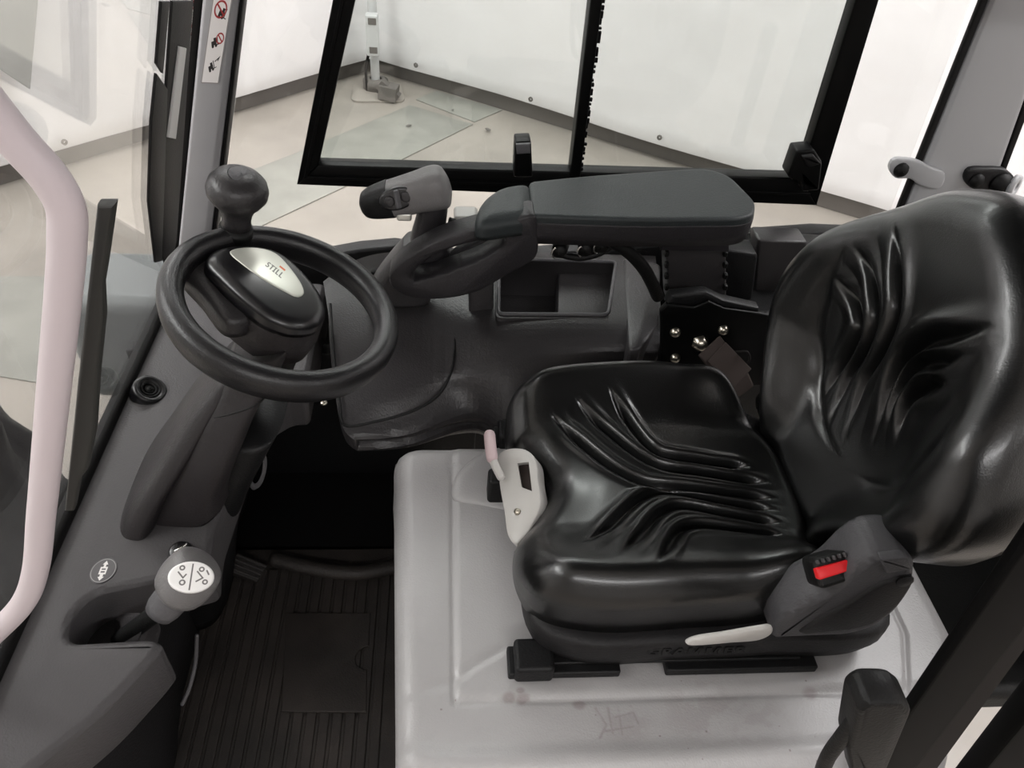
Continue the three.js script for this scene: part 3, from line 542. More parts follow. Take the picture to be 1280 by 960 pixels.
{
  const t = thing('steering_wheel', 'black steering wheel with a spinner knob and silver badge', 'steering wheel', WC);
  const R = .1345, rim = []; const K = 120, Q = 20, pos = [], idx = [];
  for (let i = 0; i < K; i++) for (let j = 0; j < Q; j++) {
    const a = i / K * 6.28318, b = j / Q * 6.28318, rr = R + .0155 * Math.cos(b), h = (Math.sin(b) > 0 ? .016 : .030) * Math.sin(b) + .002;
    const p = V3(rr * Math.cos(a), rr * Math.sin(a), h).applyMatrix4(WF.m); pos.push(p.x, p.y, p.z);
    const c = i * Q + j, d = i * Q + (j + 1) % Q, e = ((i + 1) % K) * Q + j, g = ((i + 1) % K) * Q + (j + 1) % Q; idx.push(c, e, d, d, e, g);
  }
  const g = new THREE.BufferGeometry(); g.setAttribute('position', new THREE.Float32BufferAttribute(pos, 3)); g.setIndex(idx); g.computeVertexNormals();
  part(t, 'rim', g, M.wheelRim);
  const HT = .022;
  const hub = [[258, 322], [268, 308], [292, 303], [330, 306], [352, 314], [384, 343], [405, 371], [409, 388], [396, 402], [368, 405], [338, 396], [306, 374], [276, 346]].map(p => WF.px(p[0], p[1], HT - .006));
  const hc = closedCurve(hub, 90), cx = hc.reduce((s, p) => s + p[0], 0) / 90, cy = hc.reduce((s, p) => s + p[1], 0) / 90;
  const dome = (x, y) => HT - ((x - cx) ** 2 + (y - cy) ** 2) * 1.3;
  part(t, 'hub', pad(WF, hc, { top: (x, y) => dome(x, y), r: .013, depth: .009, bottom: -.008, rings: 24 }), M.gloss);
  part(t, 'hub_base', pad(frame(WC.clone().addScaledVector(WN, -.002), WN), hc.map(([x, y]) => [cx + (x - cx) * 1.0, cy + (y - cy) * 1.0]), { r: .003, bottom: -.062, rings: 6, inset: .08 }), M.cowlDark);
  // spoke to the rim
  const sp = [[226, 333], [262, 312], [300, 352], [322, 398], [288, 408], [255, 372]].map(p => WF.px(p[0], p[1], -.015));
  part(t, 'spoke', pad(frame(WC.clone().addScaledVector(WN, -.006), WN), closedCurve(sp, 60), { r: .012, bottom: -.028, rings: 8 }), M.console);
  // badge
  const cv = document.createElement('canvas'); cv.width = 256; cv.height = 128; const c = cv.getContext('2d');
  c.fillStyle = '#cfd0c6'; c.fillRect(0, 0, 256, 128);
  c.save(); c.translate(150, 66); c.rotate(.42); c.font = 'bold 26px sans-serif'; c.textAlign = 'center'; c.textBaseline = 'middle'; c.fillStyle = '#5d5c58'; c.fillText('STILL', 0, 2); c.fillStyle = '#c8603a'; c.fillRect(4, -22, 22, 6); c.restore();
  const tx = new THREE.CanvasTexture(cv); tx.colorSpace = THREE.SRGBColorSpace;
  const bd = [[288, 311], [304, 306], [334, 309], [346, 315], [366, 338], [379, 358], [380, 366], [372, 370], [356, 364], [330, 350], [304, 330]].map(p => WF.px(p[0], p[1], HT));
  part(t, 'badge', pad(WF, closedCurve(bd, 60), { top: (x, y) => dome(x, y) + .0012, r: .001, bottom: .012, rings: 10, uvFit: true }), mat(0xffffff, .3, { map: tx, metalness: .35 }), 'silver badge with dark lettering');
  const kb = WF.px(294, 296), kw = V3(kb[0], kb[1], .006).applyMatrix4(WF.m), kax = WN.clone().add(V3(-.12, .06, .03)).normalize();
  const kn = part(t, 'spinner_knob', lathe([[.001, .010], [.0200, .010], [.0185, .022], [.0200, .034], [.0245, .044], [.0320, .053], [.0378, .062], [.0388, .070], [.036, .080], [.029, .088], [.018, .0935], [.001, .095]], kw, kax, 48), M.console);
  part(kn, 'knob_cap', lathe([[.001, .0008], [.014, 0], [.0165, -.002], [.001, -.004]], kw.clone().addScaledVector(kax, .0952).add(V3(.004, -.0015, .002)), kax.clone().add(V3(.2, 0, .1)), 32), M.grey, 'grey cap inset');
  part(kn, 'knob_base', lathe([[.001, -.008], [.022, -.008], [.0235, .004], [.02, .014], [.001, .016]], kw, kax, 32), M.black);
}

// ------------------------------------------------------------------ side console
{
  const t = thing('side_console', 'dark moulded side console under the armrest', 'console', V3(.1, 0, -1.1));
  const Y = onY;
  // rows run from the outer rim (far) to the edge over the footwell (near)
  const rows = [
    [Y(404, 352, .455), Y(440, 327, .46), Y(492, 315, .465), V3(.04, .455, -1.262), V3(.2, .469, -1.262), V3(.36, .469, -1.262), V3(.43, .469, -1.262)],
    [Y(410, 390, .445), Y(450, 370, .45), Y(510, 350, .455), V3(.06, .462, -1.18), V3(.2, .469, -1.19), V3(.36, .469, -1.19), V3(.42, .469, -1.19)],
    [Y(413, 440, .42), Y(460, 430, .425), Y(530, 400, .435), V3(.085, .460, -1.06), V3(.2, .469, -1.06), V3(.33, .469, -1.06), V3(.40, .469, -1.06)],
    [Y(420, 500, .38), Y(480, 490, .39), Y(555, 460, .405), V3(.11, .43, -.985), V3(.2, .445, -1.0), V3(.33, .45, -1.005), V3(.395, .45, -1.01)],
    [Y(430, 537, .355), Y(500, 522, .36), Y(575, 488, .375), V3(.125, .385, -.93), V3(.22, .41, -.965), V3(.32, .41, -.99), V3(.38, .41, -.995)],
    [Y(446, 551, .338), Y(512, 545, .336), Y(592, 520, .335), V3(.13, .34, -.885), V3(.22, .345, -.93), V3(.32, .345, -.975), V3(.38, .345, -.985)],
    [Y(446, 551, .338).add(V3(.0, -.035, -.04)), Y(512, 545, .336).add(V3(0, -.035, -.04)), Y(600, 530, .305), V3(.135, .30, -.87), V3(.22, .30, -.92), V3(.32, .30, -.97), V3(.38, .30, -.985)],
  ];
  const TY = .470, f = FLAT(TY);
  const trayHole = roundPoly([f.px(624, 324), f.px(770, 328), f.px(760, 394), f.px(623, 393)], .012), grownTray = [f.px(620, 320), f.px(774, 324), f.px(763, 398), f.px(619, 397)];
  const inTray = (x, z) => { let c = false; const p = trayHole; for (let i = 0, j = p.length - 1; i < p.length; j = i++) if ((p[i][1] > -z) !== (p[j][1] > -z) && x < (p[j][0] - p[i][0]) * (-z - p[i][1]) / (p[j][1] - p[i][1]) + p[i][0]) c = !c; return c; };
  part(t, 'body', patch(rows, 240, 160, V3(0, -.03, -.004), inTray), M.console);
  // seam of the cover
  part(t, 'cover_seam', tube([Y(413, 380, .449), Y(417, 440, .424), Y(425, 505, .381), Y(430, 531, .362), Y(470, 527, .363), Y(520, 512, .37), Y(548, 494, .381), Y(563, 468, .402), Y(568, 440, .422), Y(568, 400, .44)], .0022, 120, 6), M.black, 'dark seam line');
  // open tray let into the top
  part(t, 'tray_wall', ext(FLAT(TY - .001), roundPoly(grownTray, .014), .09, { bev: .001, holes: [trayHole] }), M.console);
  part(t, 'tray_rim', tube(closedCurve(trayHole, 80, true).map(([x, y]) => V3(x, y, .001).applyMatrix4(f.m)), .0036, 160, 8, true), M.grey, 'grey raised rim');
  part(t, 'tray_floor', box(.235, TY - .09, -1.15, .30, .01, .24), M.console);
  const fd = FLAT(TY - .028); part(t, 'tray_step', ext(fd, [fd.px(698, 326), fd.px(770, 328), fd.px(762, 394), fd.px(697, 394)], .055, { bev: .004 }), M.console);
  part(t, 'inner_panel', ext(FLAT(.4715), roundPoly([f.px(778, 322), f.px(826, 330), f.px(824, 404), f.px(800, 438), f.px(786, 438)], .012), .07, { bev: .006 }), M.console);
  part(t, 'button', lathe([[.001, .003], [.007, .003], [.010, 0], [.010, -.004], [.001, -.004]], Y(470, 338, .462), V3(0, 1, 0), 24), M.black);
  part(t, 'button', lathe([[.001, .003], [.004, .003], [.006, 0], [.006, -.004], [.001, -.004]], Y(487, 332, .465), V3(0, 1, 0), 24), M.black);
  part(t, 'pedestal', ext(WALL(-1.08), roundPoly([[586, 350], [618, 330], [616, 416], [586, 412]].map(p => WALL(-1.08).px(...p)), .006), .06, { bev: .005 }), M.console);
}
{ // rear end of the console behind the armrest support
  const t = thing('rear_console', 'dark boxy rear console between armrest support and cab wall', 'console', V3(.7, .2, -1.15));
  part(t, 'ledge', box(.85, .515, -1.215, .5, .03, .11, .01), M.consoleDark);
  const w = WALL(-1.12);
  part(t, 'panel', ext(w, roundPoly([[906, 312], [948, 318], [938, 392], [906, 390]].map(p => w.px(...p)), .008), .05, { bev: .005 }), M.consoleDark);
  const w2 = WALL(-1.15); part(t, 'panel', ext(w2, roundPoly([[948, 300], [1010, 302], [1000, 420], [940, 410]].map(p => w2.px(...p)), .008), .05, { bev: .005 }), M.console);
  part(t, 'body', box(.72, .26, -1.14, .46, .42, .14, .02), M.consoleDark);
}

// ------------------------------------------------------------------ armrest with joystick
{
  const AY = .70, f = FLAT(AY);
  const t = thing('armrest', 'dark grey armrest with a hand grip and joystick', 'armrest', V3(.3, .45, -1.08));
  const P = (x, y) => f.px(x, y);
  const padOut = roundPoly([P(664, 269), P(661, 226), P(740, 218), P(882, 209), P(912, 218), P(946, 252), P(943, 268), P(925, 273), P(800, 274)], [.01, .012, .05, .04, .05, .03, .015, .03, .05], 6);
  part(t, 'pad', pad(f, closedCurve(padOut, 160, true), { r: .006, bottom: -.018, rings: 16 }), M.armTop);
  const grow = padOut.map(([x, y]) => [.31 + (x - .31) * 1.008, (y - 1.08) * 1.02 + 1.08]);
  part(t, 'shell', pad(FLAT(AY - .012), closedCurve(grow, 120, true), { r: .003, bottom: -.038, rings: 8, inset: .02 }), M.armBody);
  // domed hand rest in front of the pad
  const dome = closedCurve([P(664, 267), P(661, 227), P(630, 229), P(608, 241), P(596, 260), P(598, 276), P(636, 273)], 60);
  part(t, 'hand_rest', pad(FLAT(AY + .001), dome, { r: .026, depth: .018, bottom: -.034, rings: 16 }), M.armTop);
  // grip loop
  const g = WALL(-1.0), G = (x, y) => g.px(x, y);
  const loop = closedCurve([[668, 270], [640, 276], [596, 287], [548, 302], [506, 326], [487, 345], [490, 360], [512, 373], [552, 375], [596, 366], [634, 345], [670, 322], [672, 295]].map(p => G(...p)), 90);
  const hole = closedCurve([[514, 346], [534, 326], [566, 311], [600, 302], [624, 297], [632, 301], [622, 313], [600, 326], [566, 339], [530, 350], [517, 352]].map(p => G(...p)), 60);
  part(t, 'grip_loop', ext(g, loop, .05, { bev: .006, seg: 4, holes: [hole] }), M.armBody);
  const g2 = WALL(-1.05); part(t, 'grip_web', ext(g2, closedCurve([[560, 330], [600, 300], [640, 285], [668, 280], [668, 320], [620, 350], [575, 358]].map(p => g2.px(...p)), 40), .03, { bev: .008 }), M.armBody);
  // joystick
  const Z = -1.09, J = (x, y, z = Z) => onZ(x, y, z);
  const zx = V3(0, 0, 1);
  const base = [[545, 335, .05], [540, 315, .036], [536, 296, .03], [538, 278, .026], [541, 262, .024], [542, 248, .022]];
  const js = part(t, 'joystick_stem', loft(splineSections(base, 20, ([x, y, r]) => ring(J(x, y), V3(1, 0, 0), zx, r, r, 32, 2.4))), M.armBody);
  const hd = [[454, 257, .010, .016], [459, 255, .020, .022], [476, 251, .026, .026], [500, 246, .029, .029], [522, 240, .030, .032], [543, 235, .033, .033], [556, 233, .030, .030], [562, 232, .014, .014]];
  const A = J(458, 255), B = J(560, 229), ax = B.clone().sub(A).normalize(), pu = zx.clone().cross(ax).normalize();
  const hMain = part(js, 'joystick_head', loft(splineSections(hd, 40, ([x, y, a, b]) => ring(J(x, y), pu, zx, a, b, 36, 2.7))), M.knobGrey);
  part(js, 'joystick_nose', loft(splineSections([[452, 257.5, .010, .012], [456, 256, .0185, .0205], [466, 253.5, .0240, .0250], [484, 249.3, .0280, .0280], [489, 248.2, .0286, .0286]], 14, ([x, y, a, b]) => ring(J(x, y), pu, zx, a, b, 36, 2.7))), M.consoleDark);
  const bz = J(497, 249, Z + .030), fz = frame(bz, V3(.05, .25, 1), ax), el = (a, b) => { const o = []; for (let i = 0; i < 40; i++) o.push([a * Math.cos(i / 40 * 6.2832), b * Math.sin(i / 40 * 6.2832)]); return o; };
  part(js, 'button_well', pad(fz, el(.029, .018), { r: .004, bottom: -.01, rings: 8 }), M.gloss);
  part(js, 'rocker_button', bar(V3(-.002, -.014, .003).applyMatrix4(fz.m), V3(.002, .015, .003).applyMatrix4(fz.m), .009, .006), M.grey);
  part(js, 'button_cap', pad(frame(bz.clone().addScaledVector(fz.n, .003).addScaledVector(fz.u, .013), fz.n, ax), el(.008, .009), { r: .003, bottom: -.006, rings: 6 }), M.console);
  part(js, 'button_cap', pad(frame(bz.clone().addScaledVector(fz.n, .003).addScaledVector(fz.u, -.013), fz.n, ax), el(.008, .009), { r: .003, bottom: -.006, rings: 6 }), M.console);
  part(js, 'trigger', box(J(506, 262).x, J(506, 262).y, Z + .018, .024, .014, .016, .004), M.silver);
  part(js, 'stem_knob', lathe([[.001, .01], [.008, .009], [.010, 0], [.001, 0]], J(562, 279, Z + .015), V3(1, .1, .3), 20), M.black);
  // pale switch box behind the stem
  const sb = J(582, 274, -1.12); part(t, 'switch_box', box(sb.x, sb.y, sb.z, .04, .03, .04, .006), M.lever, 'pale grey switch box');
  const s1 = onZ(505, 305, -1.10); 
  part(t, 'joystick_plinth', loft(splineSections([[500, 372, .055, .03], [505, 350, .055, .035], [520, 325, .05, .035], [532, 300, .036, .032]], 14, ([x, y, a, b]) => ring(J(x, y, -1.115), V3(1, 0, 0), zx, a, b, 32, 3))), M.console);
  // underside knobs and wiring
  for (const [x, y] of [[700, 311], [732, 309], [752, 305]]) { const k = part(t, 'adjust_knob', lathe([[.001, .012], [.010, .011], [.013, .004], [.013, -.012], [.001, -.012]], J(x, y, -1.03), V3(-.3, -.2, 1), 24), M.black); part(k, 'knob_glint', tube([0, 1, 2, 3, 4].map(i => J(x, y, -1.03).add(V3(-.3, -.2, 1).normalize().multiplyScalar(.010)).add(V3(.011 * Math.cos(2.2 + i * .5), .011 * Math.sin(2.2 + i * .5), 0))), .0018, 12, 6), M.chrome, 'bright arc standing for a glint on the knob'); }  // the chrome arc is a glint built onto each black knob
  part(t, 'cable', tube([J(760, 298, -1.02), J(782, 312, -1.02), J(802, 332, -1.025), J(814, 352, -1.035), J(822, 370, -1.045)], .011, 40, 12), M.black, 'black corrugated cable');
  part(t, 'cable', tube([J(700, 318, -1.03), J(725, 322, -1.03), J(750, 316, -1.03), J(775, 300, -1.03)], .006, 30, 10), M.black, 'thin black cable');
  // upright support with slotted edges
  const w = WALL(-1.06), S = part(t, 'support_box', ext(w, [[832, 296], [908, 298], [908, 384], [836, 382]].map(p => w.px(...p)), .05, { bev: .004 }), M.console);
  for (let i = 0; i < 5; i++) for (const x of [833, 906]) { const p = onZ(x, 316 + i * 14, -1.058); part(S, 'slot_tooth', box(p.x, p.y, p.z + .002, .007, .010, .01, .002), M.black); }
  part(t, 'support_hood', ext(WALL(-1.045), [[826, 304], [912, 304], [912, 316], [826, 314]].map(p => WALL(-1.045).px(...p)), .06, { bev: .004 }), M.armBody);
}
{ // seat belt bracket and webbing
  const w = WALL(-.985), P = p => w.px(...p);
  const t = thing('belt_bracket', 'black steel bracket with three bright bolts beside the seat', 'bracket', V3(.45, .38, -.985));
  part(t, 'plate', ext(w, [[822, 462], [824, 446], [826, 432], [826, 412], [825, 390], [834, 381], [868, 384], [886, 377], [906, 386], [950, 392], [985, 398], [985, 480], [840, 490]].map(P), .012, { bev: .003 }), M.frameBlack);
  for (const [x, y] of [[844, 415], [904, 412], [844, 447]]) part(t, 'bolt', lathe([[.001, .009], [.004, .0085], [.0075, .006], [.0095, .001], [.0095, -.002], [.001, -.002]], onZ(x, y, -.985), V3(0, .1, 1), 24), M.steel, 'bright domed bolt');
  part(t, 'top_flange', ext(WALL(-.99), [[834, 382], [868, 385], [886, 378], [906, 387], [950, 394], [950, 388], [905, 378], [884, 368], [840, 372]].map(P), .022, { bev: .004 }), M.consoleDark);
  part(t, 'centre_bolt', lathe([[.001, .016], [.009, .015], [.013, .008], [.016, .002], [.016, 0], [.001, 0]], onZ(875, 428, -.985), V3(.1, .2, 1), 6), M.steel, 'worn hexagonal bolt');
}
{
  const t = thing('seat_belt', 'folded brown black seat belt webbing hanging by the bracket', 'seat belt', onZ(905, 490, -.955));
  const a = onZ(886, 432, -.965), b = onZ(914, 466, -.94), c = onZ(926, 492, -.93);
  part(t, 'webbing', merge([bar(a, b, .05, .006, V3(.2, .5, 1), .002), bar(a.clone().add(V3(.012, -.006, .008)), b.clone().add(V3(.018, -.004, .01)), .046, .005, V3(.25, .5, 1), .002)]), M.beltWeb);
  part(t, 'webbing_fold', bar(b, c, .052, .016, V3(.1, .7, 1), .005), M.beltWeb);
  part(t, 'belt_tongue', bar(onZ(888, 478, -.94), onZ(902, 490, -.93), .03, .02, V3(0, .5, 1), .006), M.dash);
  part(t, 'belt_wire', tube([onZ(918, 440, -.96), onZ(934, 440, -.95), onZ(936, 452, -.95), onZ(926, 456, -.95)], .002), M.belt);
}

// ------------------------------------------------------------------ hood under the seat
const HY = .35;
{
  const t = thing('seat_plinth', 'pale grey moulded hood carrying the driver seat', 'hood', V3(.32, 0, -.6));
  const f = FLAT(HY), P = (x, y) => f.px(x, y);
  const x0 = P(488, 620)[0];
  const out = roundPoly([[x0 + .030, .30], [.625, .30], [.735, .475], [.735, .86], [x0 - .002, .86]], [.05, .03, .03, .03, .05], 8);
  const line1 = [[.024, .84], [.024, .42], [.62, .418], [.655, .50], [.655, .84]];
  const ridge = [P(500, 868), P(566, 852), P(590, 834), P(628, 812)];
  const near = [P(500, 945), P(560, 951), P(700, 948), P(900, 942), P(1080, 936)];
  const top = (u, v) => {
    let h = 0;
    h -= .0025 * Math.exp(-((segDist(u, v, line1, false) / .0035) ** 2));
    h += .003 * smooth((u - .024) / .01) * smooth((v - .42) / .012);
    h -= .003 * Math.exp(-((segDist(u, v, ridge, false) / .005) ** 2));
    h += .006 * Math.exp(-((segDist(u, v, near, false) / .014) ** 2));
    h -= .03 * smooth((.345 - v) / .06);
    h += .002 * Math.sin(u * 9) * Math.sin(v * 11);
    return h;
  };
  const ux0 = x0 - .002, ux1 = .735, uy0 = .30, uy1 = .86, TN = 1024, nA = noiseField(256, 71, 5, 6), nB = noiseField(256, 72, 5, 16);
  const spots = [[634, 872, .008, .3], [652, 874, .009, .34], [648, 864, .005, .3], [722, 880, .008, .3], [1012, 868, .010, .25], [880, 890, .05, .10], [940, 900, .05, .08], [780, 905, .03, .10]].map(([a, b, rr, k]) => [...P(a, b), rr, k]);
  const scrib = [[[742, 884], [756, 906], [748, 922]], [[758, 884], [764, 916]], [[770, 880], [776, 918]], [[752, 914], [790, 908]], [[786, 882], [796, 904]], [[768, 896], [790, 890]]].map(l => l.map(p => P(...p)));
  const specks = []; const sr = rng(91); for (let i = 0; i < 26; i++) specks.push([lerp(ux0, ux1, sr()), lerp(.33, .47, sr()), .0005 + .0008 * sr()]);
  const hoodTex = dataTex(TN, (i, j) => {
    const x = lerp(ux0, ux1, i / TN), y = lerp(uy0, uy1, j / TN), q = (Math.floor(j / 4) * 256 + Math.floor(i / 4)), b = nB[((j >> 1) % 256) * 256 + ((i >> 1) % 256)];
    let m = 1 + .05 * (nA[q] - .5), st = 0;
    if (y < .47) {
      for (const [a, c, rr, k] of spots) { const d = Math.hypot(x - a, (y - c) * 1.3) / rr; if (d < 1.6) st = Math.max(st, k * smooth(1.5 - d) * smooth((b - .38) * 6)); }
      for (const l of scrib) { const d = segDist(x, y, l, false); if (d < .004) st = Math.max(st, .24 * Math.exp(-((d / .0018) ** 2)) * smooth((b - .25) * 4)); }
      for (const [a, c, rr] of specks) if (Math.abs(x - a) < rr && Math.abs(y - c) < rr) st = Math.max(st, .4);
    }
    return [lerp(166 * m, 92, st), lerp(164 * m, 76, st), lerp(164 * m, 74, st)];
  }, true, 1);
  hoodTex.repeat.set(1, 1);
  const hb = grain.clone(); hb.repeat.set(7, 5); hb.needsUpdate = true;
  part(t, 'cover', pad(f, closedCurve(out, 360, true), { top, r: .032, bottom: -.35, rings: 130, uvFit: true }), mat(0xffffff, .36, { map: hoodTex, bumpMap: hb, bumpScale: .0003 }));
  // moulded hump in front of the seat
  const hump = closedCurve([P(566, 605), P(580, 585), P(606, 566), P(650, 560), P(680, 600), P(660, 640), P(600, 634), P(568, 626)], 60);
  part(t, 'cover_hump', pad(FLAT(HY + .012), hump, { r: .02, depth: .011, bottom: -.03, rings: 14 }), M.hood);
  // stains: dark red brown scuffs and scribbles on the near flank
  part(t, 'cover_joint', ext(frame(V3(x0 - .001, 0, 0), V3(-1, 0, 0), V3(0, 0, 1)), [[-.85, .02], [-.79, .02], [-.79, .26], [-.85, .28]], .004, { bev: .001 }), M.hood);
}
// ------------------------------------------------------------------ driver's seat
{
  const SY = .50, f = FLAT(SY), P = (x, y) => f.px(x, y);
  const t = thing('driver_seat', 'glossy black moulded driver seat with ribbed cushion and tall back', 'seat', V3(.35, HY, -.68));
  // cushion: outline in plan
  const out = closedCurve([[.104, .80], [.112, .845], [.155, .876], [.25, .895], [.36, .898], [.43, .875], [.475, .83], [.52, .77], [.535, .68], [.52, .59], [.49, .52], [.43, .482], [.31, .470], [.19, .468], [.128, .488], [.105, .53], [.104, .585], [.128, .622], [.150, .66], [.152, .70], [.132, .735], [.108, .765]], 640);
  const grooves = [
    [[681, 504], [730, 545], [775, 577], [812, 593], [870, 598], [985, 606]], [[714, 494], [760, 530], [800, 558], [830, 572], [880, 577], [975, 585]], [[757, 487], [780, 512], [808, 543], [828, 556], [880, 562], [950, 566]],
    [[724, 688], [760, 655], [806, 612], [832, 604], [900, 612], [985, 622]], [[768, 708], [800, 668], [828, 634], [850, 624], [910, 630], [990, 640]], [[814, 720], [836, 684], [852, 658], [872, 650], [930, 652], [990, 658]],
  ].map(l => { const c = new THREE.CatmullRomCurve3(l.map(p => { const q = P(...p); return V3(q[0], q[1], 0); }), false, 'centripetal'); return c.getSpacedPoints(70).map(p => [p.x, p.y]); });
  const C = .683;
  const top = (u, v) => {
    const w = (v - C) / .21, e = (u - .30) / .2;
    let h = -.006 + .034 * smooth((Math.abs(w) - .42) / .5) - .012 * Math.exp(-(w * w) / .2) - .016 * smooth((u - .3) / .2) * (1 - smooth((Math.abs(w) - .5) / .4));
    h += -.016 * smooth((.17 - u) / .07);
    h -= .010 * Math.exp(-(((u - .16) / .045) ** 2 + (w / .38) ** 2));
    h += .030 * smooth((Math.abs(w) - .50) / .4) * smooth((u - .37) / .11);
    let gs = 0, lp = 0; for (const g of grooves) { const [a, b] = grooveAt(u, v, g, .0062, .0125, .22, .12); gs = Math.max(gs, a); lp = Math.max(lp, b); }
    h += .0035 * lp * (1 - gs) - .0125 * gs;
    return h;
  };
  part(t, 'cushion', pad(f, out, { top, r: .042, depth: .05, bottom: -.082, rings: 170, center: [.31, C] }), M.vinyl);
  // base shell under the cushion
  const sh = closedCurve([[.118, .80], [.13, .86], [.2, .885], [.4, .885], [.54, .84], [.59, .68], [.605, .53], [.585, .468], [.42, .455], [.3, .452], [.18, .452], [.125, .48], [.112, .55], [.135, .68], [.115, .76]], 120);
  part(t, 'base_shell', pad(FLAT(.43), sh, { r: .01, bottom: -.062, rings: 10, inset: .03 }), M.dashDark);
  const font = await new FontLoader().loadAsync('fonts/droid/droid_sans_bold.typeface.json');
  const tg = new TextGeometry('GRAMMER', { font, size: .0125, depth: .0012, curveSegments: 3, bevelEnabled: false }); tg.deleteAttribute('uv'); tg.computeBoundingBox();
  tg.scale(1.5, 1, 1); { const p = onZ(806, 818, -.4505); tg.rotateX(-.12); tg.translate(p.x, p.y, p.z); }
  part(t, 'embossed_lettering', tg, M.consoleDark, 'dark embossed lettering');
  // slide rails
  for (const zc of [-.464, -.86]) {
    const rl = part(t, 'slide_rail', merge([box(.165, HY + .0125, zc, .145, .014, .04, .003), box(.40, HY + .0125, zc, .205, .014, .04, .003), box(.30, HY + .022, zc - .006, .36, .006, .03, .002)]), M.consoleDark);
    part(rl, 'rail_foot', box(.125, HY + .022, zc + .002, .05, .034, .045, .006), M.consoleDark);
  }
  // backrest
  const tilt = 10.5 * Math.PI / 180, bn = V3(-Math.cos(tilt), Math.sin(tilt), 0), bf = frame(V3(.517, .47, -.68), bn, V3(0, 0, -1));   // u = away from the door, v = up
  const half = [[.10, -.03], [.13, .02], [.163, .06], [.206, .102], [.240, .15], [.252, .20], [.243, .245], [.205, .312], [.152, .378], [.092, .432]];
  const bout = closedCurve([[0, -.04], ...half, [0, .463], ...half.slice().reverse().map(([a, b]) => [-a, b])], 640);
  const sgn = bf.v.y > 0 ? 1 : -1, su = bf.u.z < 0 ? 1 : -1;
  const bo = bout.map(([a, b]) => [a * su, b * sgn]);
  const bg = [
    [[1060, 345], [1072, 385], [1072, 408], [1058, 430], [1036, 458], [1018, 490], [1010, 520]], [[1088, 308], [1098, 350], [1098, 396], [1080, 430], [1048, 468], [1030, 510], [1022, 545]], [[1132, 275], [1135, 330], [1130, 390], [1106, 432], [1070, 474], [1050, 520], [1040, 560]],
    [[1266, 410], [1215, 420], [1160, 430], [1128, 450], [1104, 484], [1086, 525], [1074, 560]], [[1226, 447], [1186, 453], [1150, 456], [1128, 474], [1108, 504], [1094, 545]], [[1200, 480], [1160, 484], [1136, 496], [1118, 525], [1106, 560]],
  ].map(l => { const c = new THREE.CatmullRomCurve3(l.map(p => { const q = bf.px(...p); return V3(q[0], q[1], 0); }), false, 'centripetal'); return c.getSpacedPoints(60).map(p => [p.x, p.y]); });
  const crease = [[1088, 305], [1052, 358], [1022, 418], [1012, 470], [1013, 510], [1026, 550], [1046, 578]].map(p => bf.px(...p)), mir = crease.slice(0, 5).map(([a, b]) => [-a, b]);
  const creases = [crease, mir].map(l => { const c = new THREE.CatmullRomCurve3(l.map(q => V3(q[0], q[1], 0)), false, 'centripetal'); return c.getSpacedPoints(60).map(p => [p.x, p.y]); });
  const btop = (u, v) => {
    const y = v * sgn, wid = lerp(.15, .24, smooth((y - .02) / .14)), w = Math.abs(u) / wid;
    let h = .012 + .040 * smooth((w - .45) / .42) * (1 - smooth((y - .26) / .14)) - .030 * Math.exp(-(((y - .13) / .11) ** 2)) * (1 - smooth((w - .4) / .45));
    h += .006 * smooth((y - .24) / .1);
    let gs = 0, lp = 0; for (const g of bg) { const [a, b] = grooveAt(u, v, g, .0088, .018, .28, .5); gs = Math.max(gs, a); lp = Math.max(lp, b); }
    let cs = 0; for (const c of creases) cs = Math.max(cs, grooveAt(u, v, c, .009, .02, .3, .3)[0]);
    h += .005 * lp * (1 - gs) - .019 * gs - .007 * cs * (1 - gs);
    return h;
  };
  part(t, 'backrest', pad(bf, bo, { top: btop, r: .05, depth: .05, bottom: -.085, rings: 170, center: [0, .2 * sgn], inset: .06 }), M.vinyl);
  // recliner cover on the door side
  const w = WALL(-.44), W = (x, y) => w.px(x, y);
  const cover = part(t, 'recliner_cover', ext(w, roundPoly([[1134, 694], [1146, 706], [1143, 736], [1122, 766], [1094, 786], [1060, 796], [965, 800], [972, 778], [1004, 758], [1040, 742], [1072, 712], [1098, 696]].map(p => W(...p)), [.012, .01, .02, .02, .02, .02, .006, .02, .02, .02, .02, .02]), .06, { bev: .010, seg: 5 }), M.coverGrey);
  const w1 = WALL(-.436);
  part(cover, 'cover_inlay', ext(w1, closedCurve([[1141, 722], [1134, 744], [1112, 768], [1084, 784], [1030, 792], [1000, 793], [1020, 778], [1060, 756], [1100, 732]].map(p => w1.px(...p)), 50), .01, { bev: .004 }), M.dashDark);
  part(cover, 'cover_cap', ext(w1, roundPoly([[1100, 700], [1134, 697], [1142, 712], [1108, 718]].map(p => w1.px(...p)), .004), .012, { bev: .003 }), M.coverGrey);
  part(cover, 'cap_screw', lathe([[.001, .003], [.009, .002], [.010, 0], [.001, 0]], onZ(1131, 726, -.436), V3(0, 0, 1), 24), M.dashDark);
  // buckle
  const bu = frame(onZ(1044, 712, -.452), V3(-.05, .75, .65), V3(1, 0, 0)), B = (x, y) => bu.px(x, y);
  const bk = part(t, 'belt_buckle', ext(bu, roundPoly([B(1016, 700), B(1062, 687), B(1076, 722), B(1026, 738)], .008), .035, { bev: .004 }), M.black, 'black seat belt buckle');
  part(bk, 'release_button', ext(frame(onZ(1044, 712, -.452).addScaledVector(bu.n, .004), bu.n), roundPoly([B(1018, 710), B(1063, 698), B(1067, 711), B(1022, 725)], .003), .01, { bev: .002 }), M.red, 'red release button');
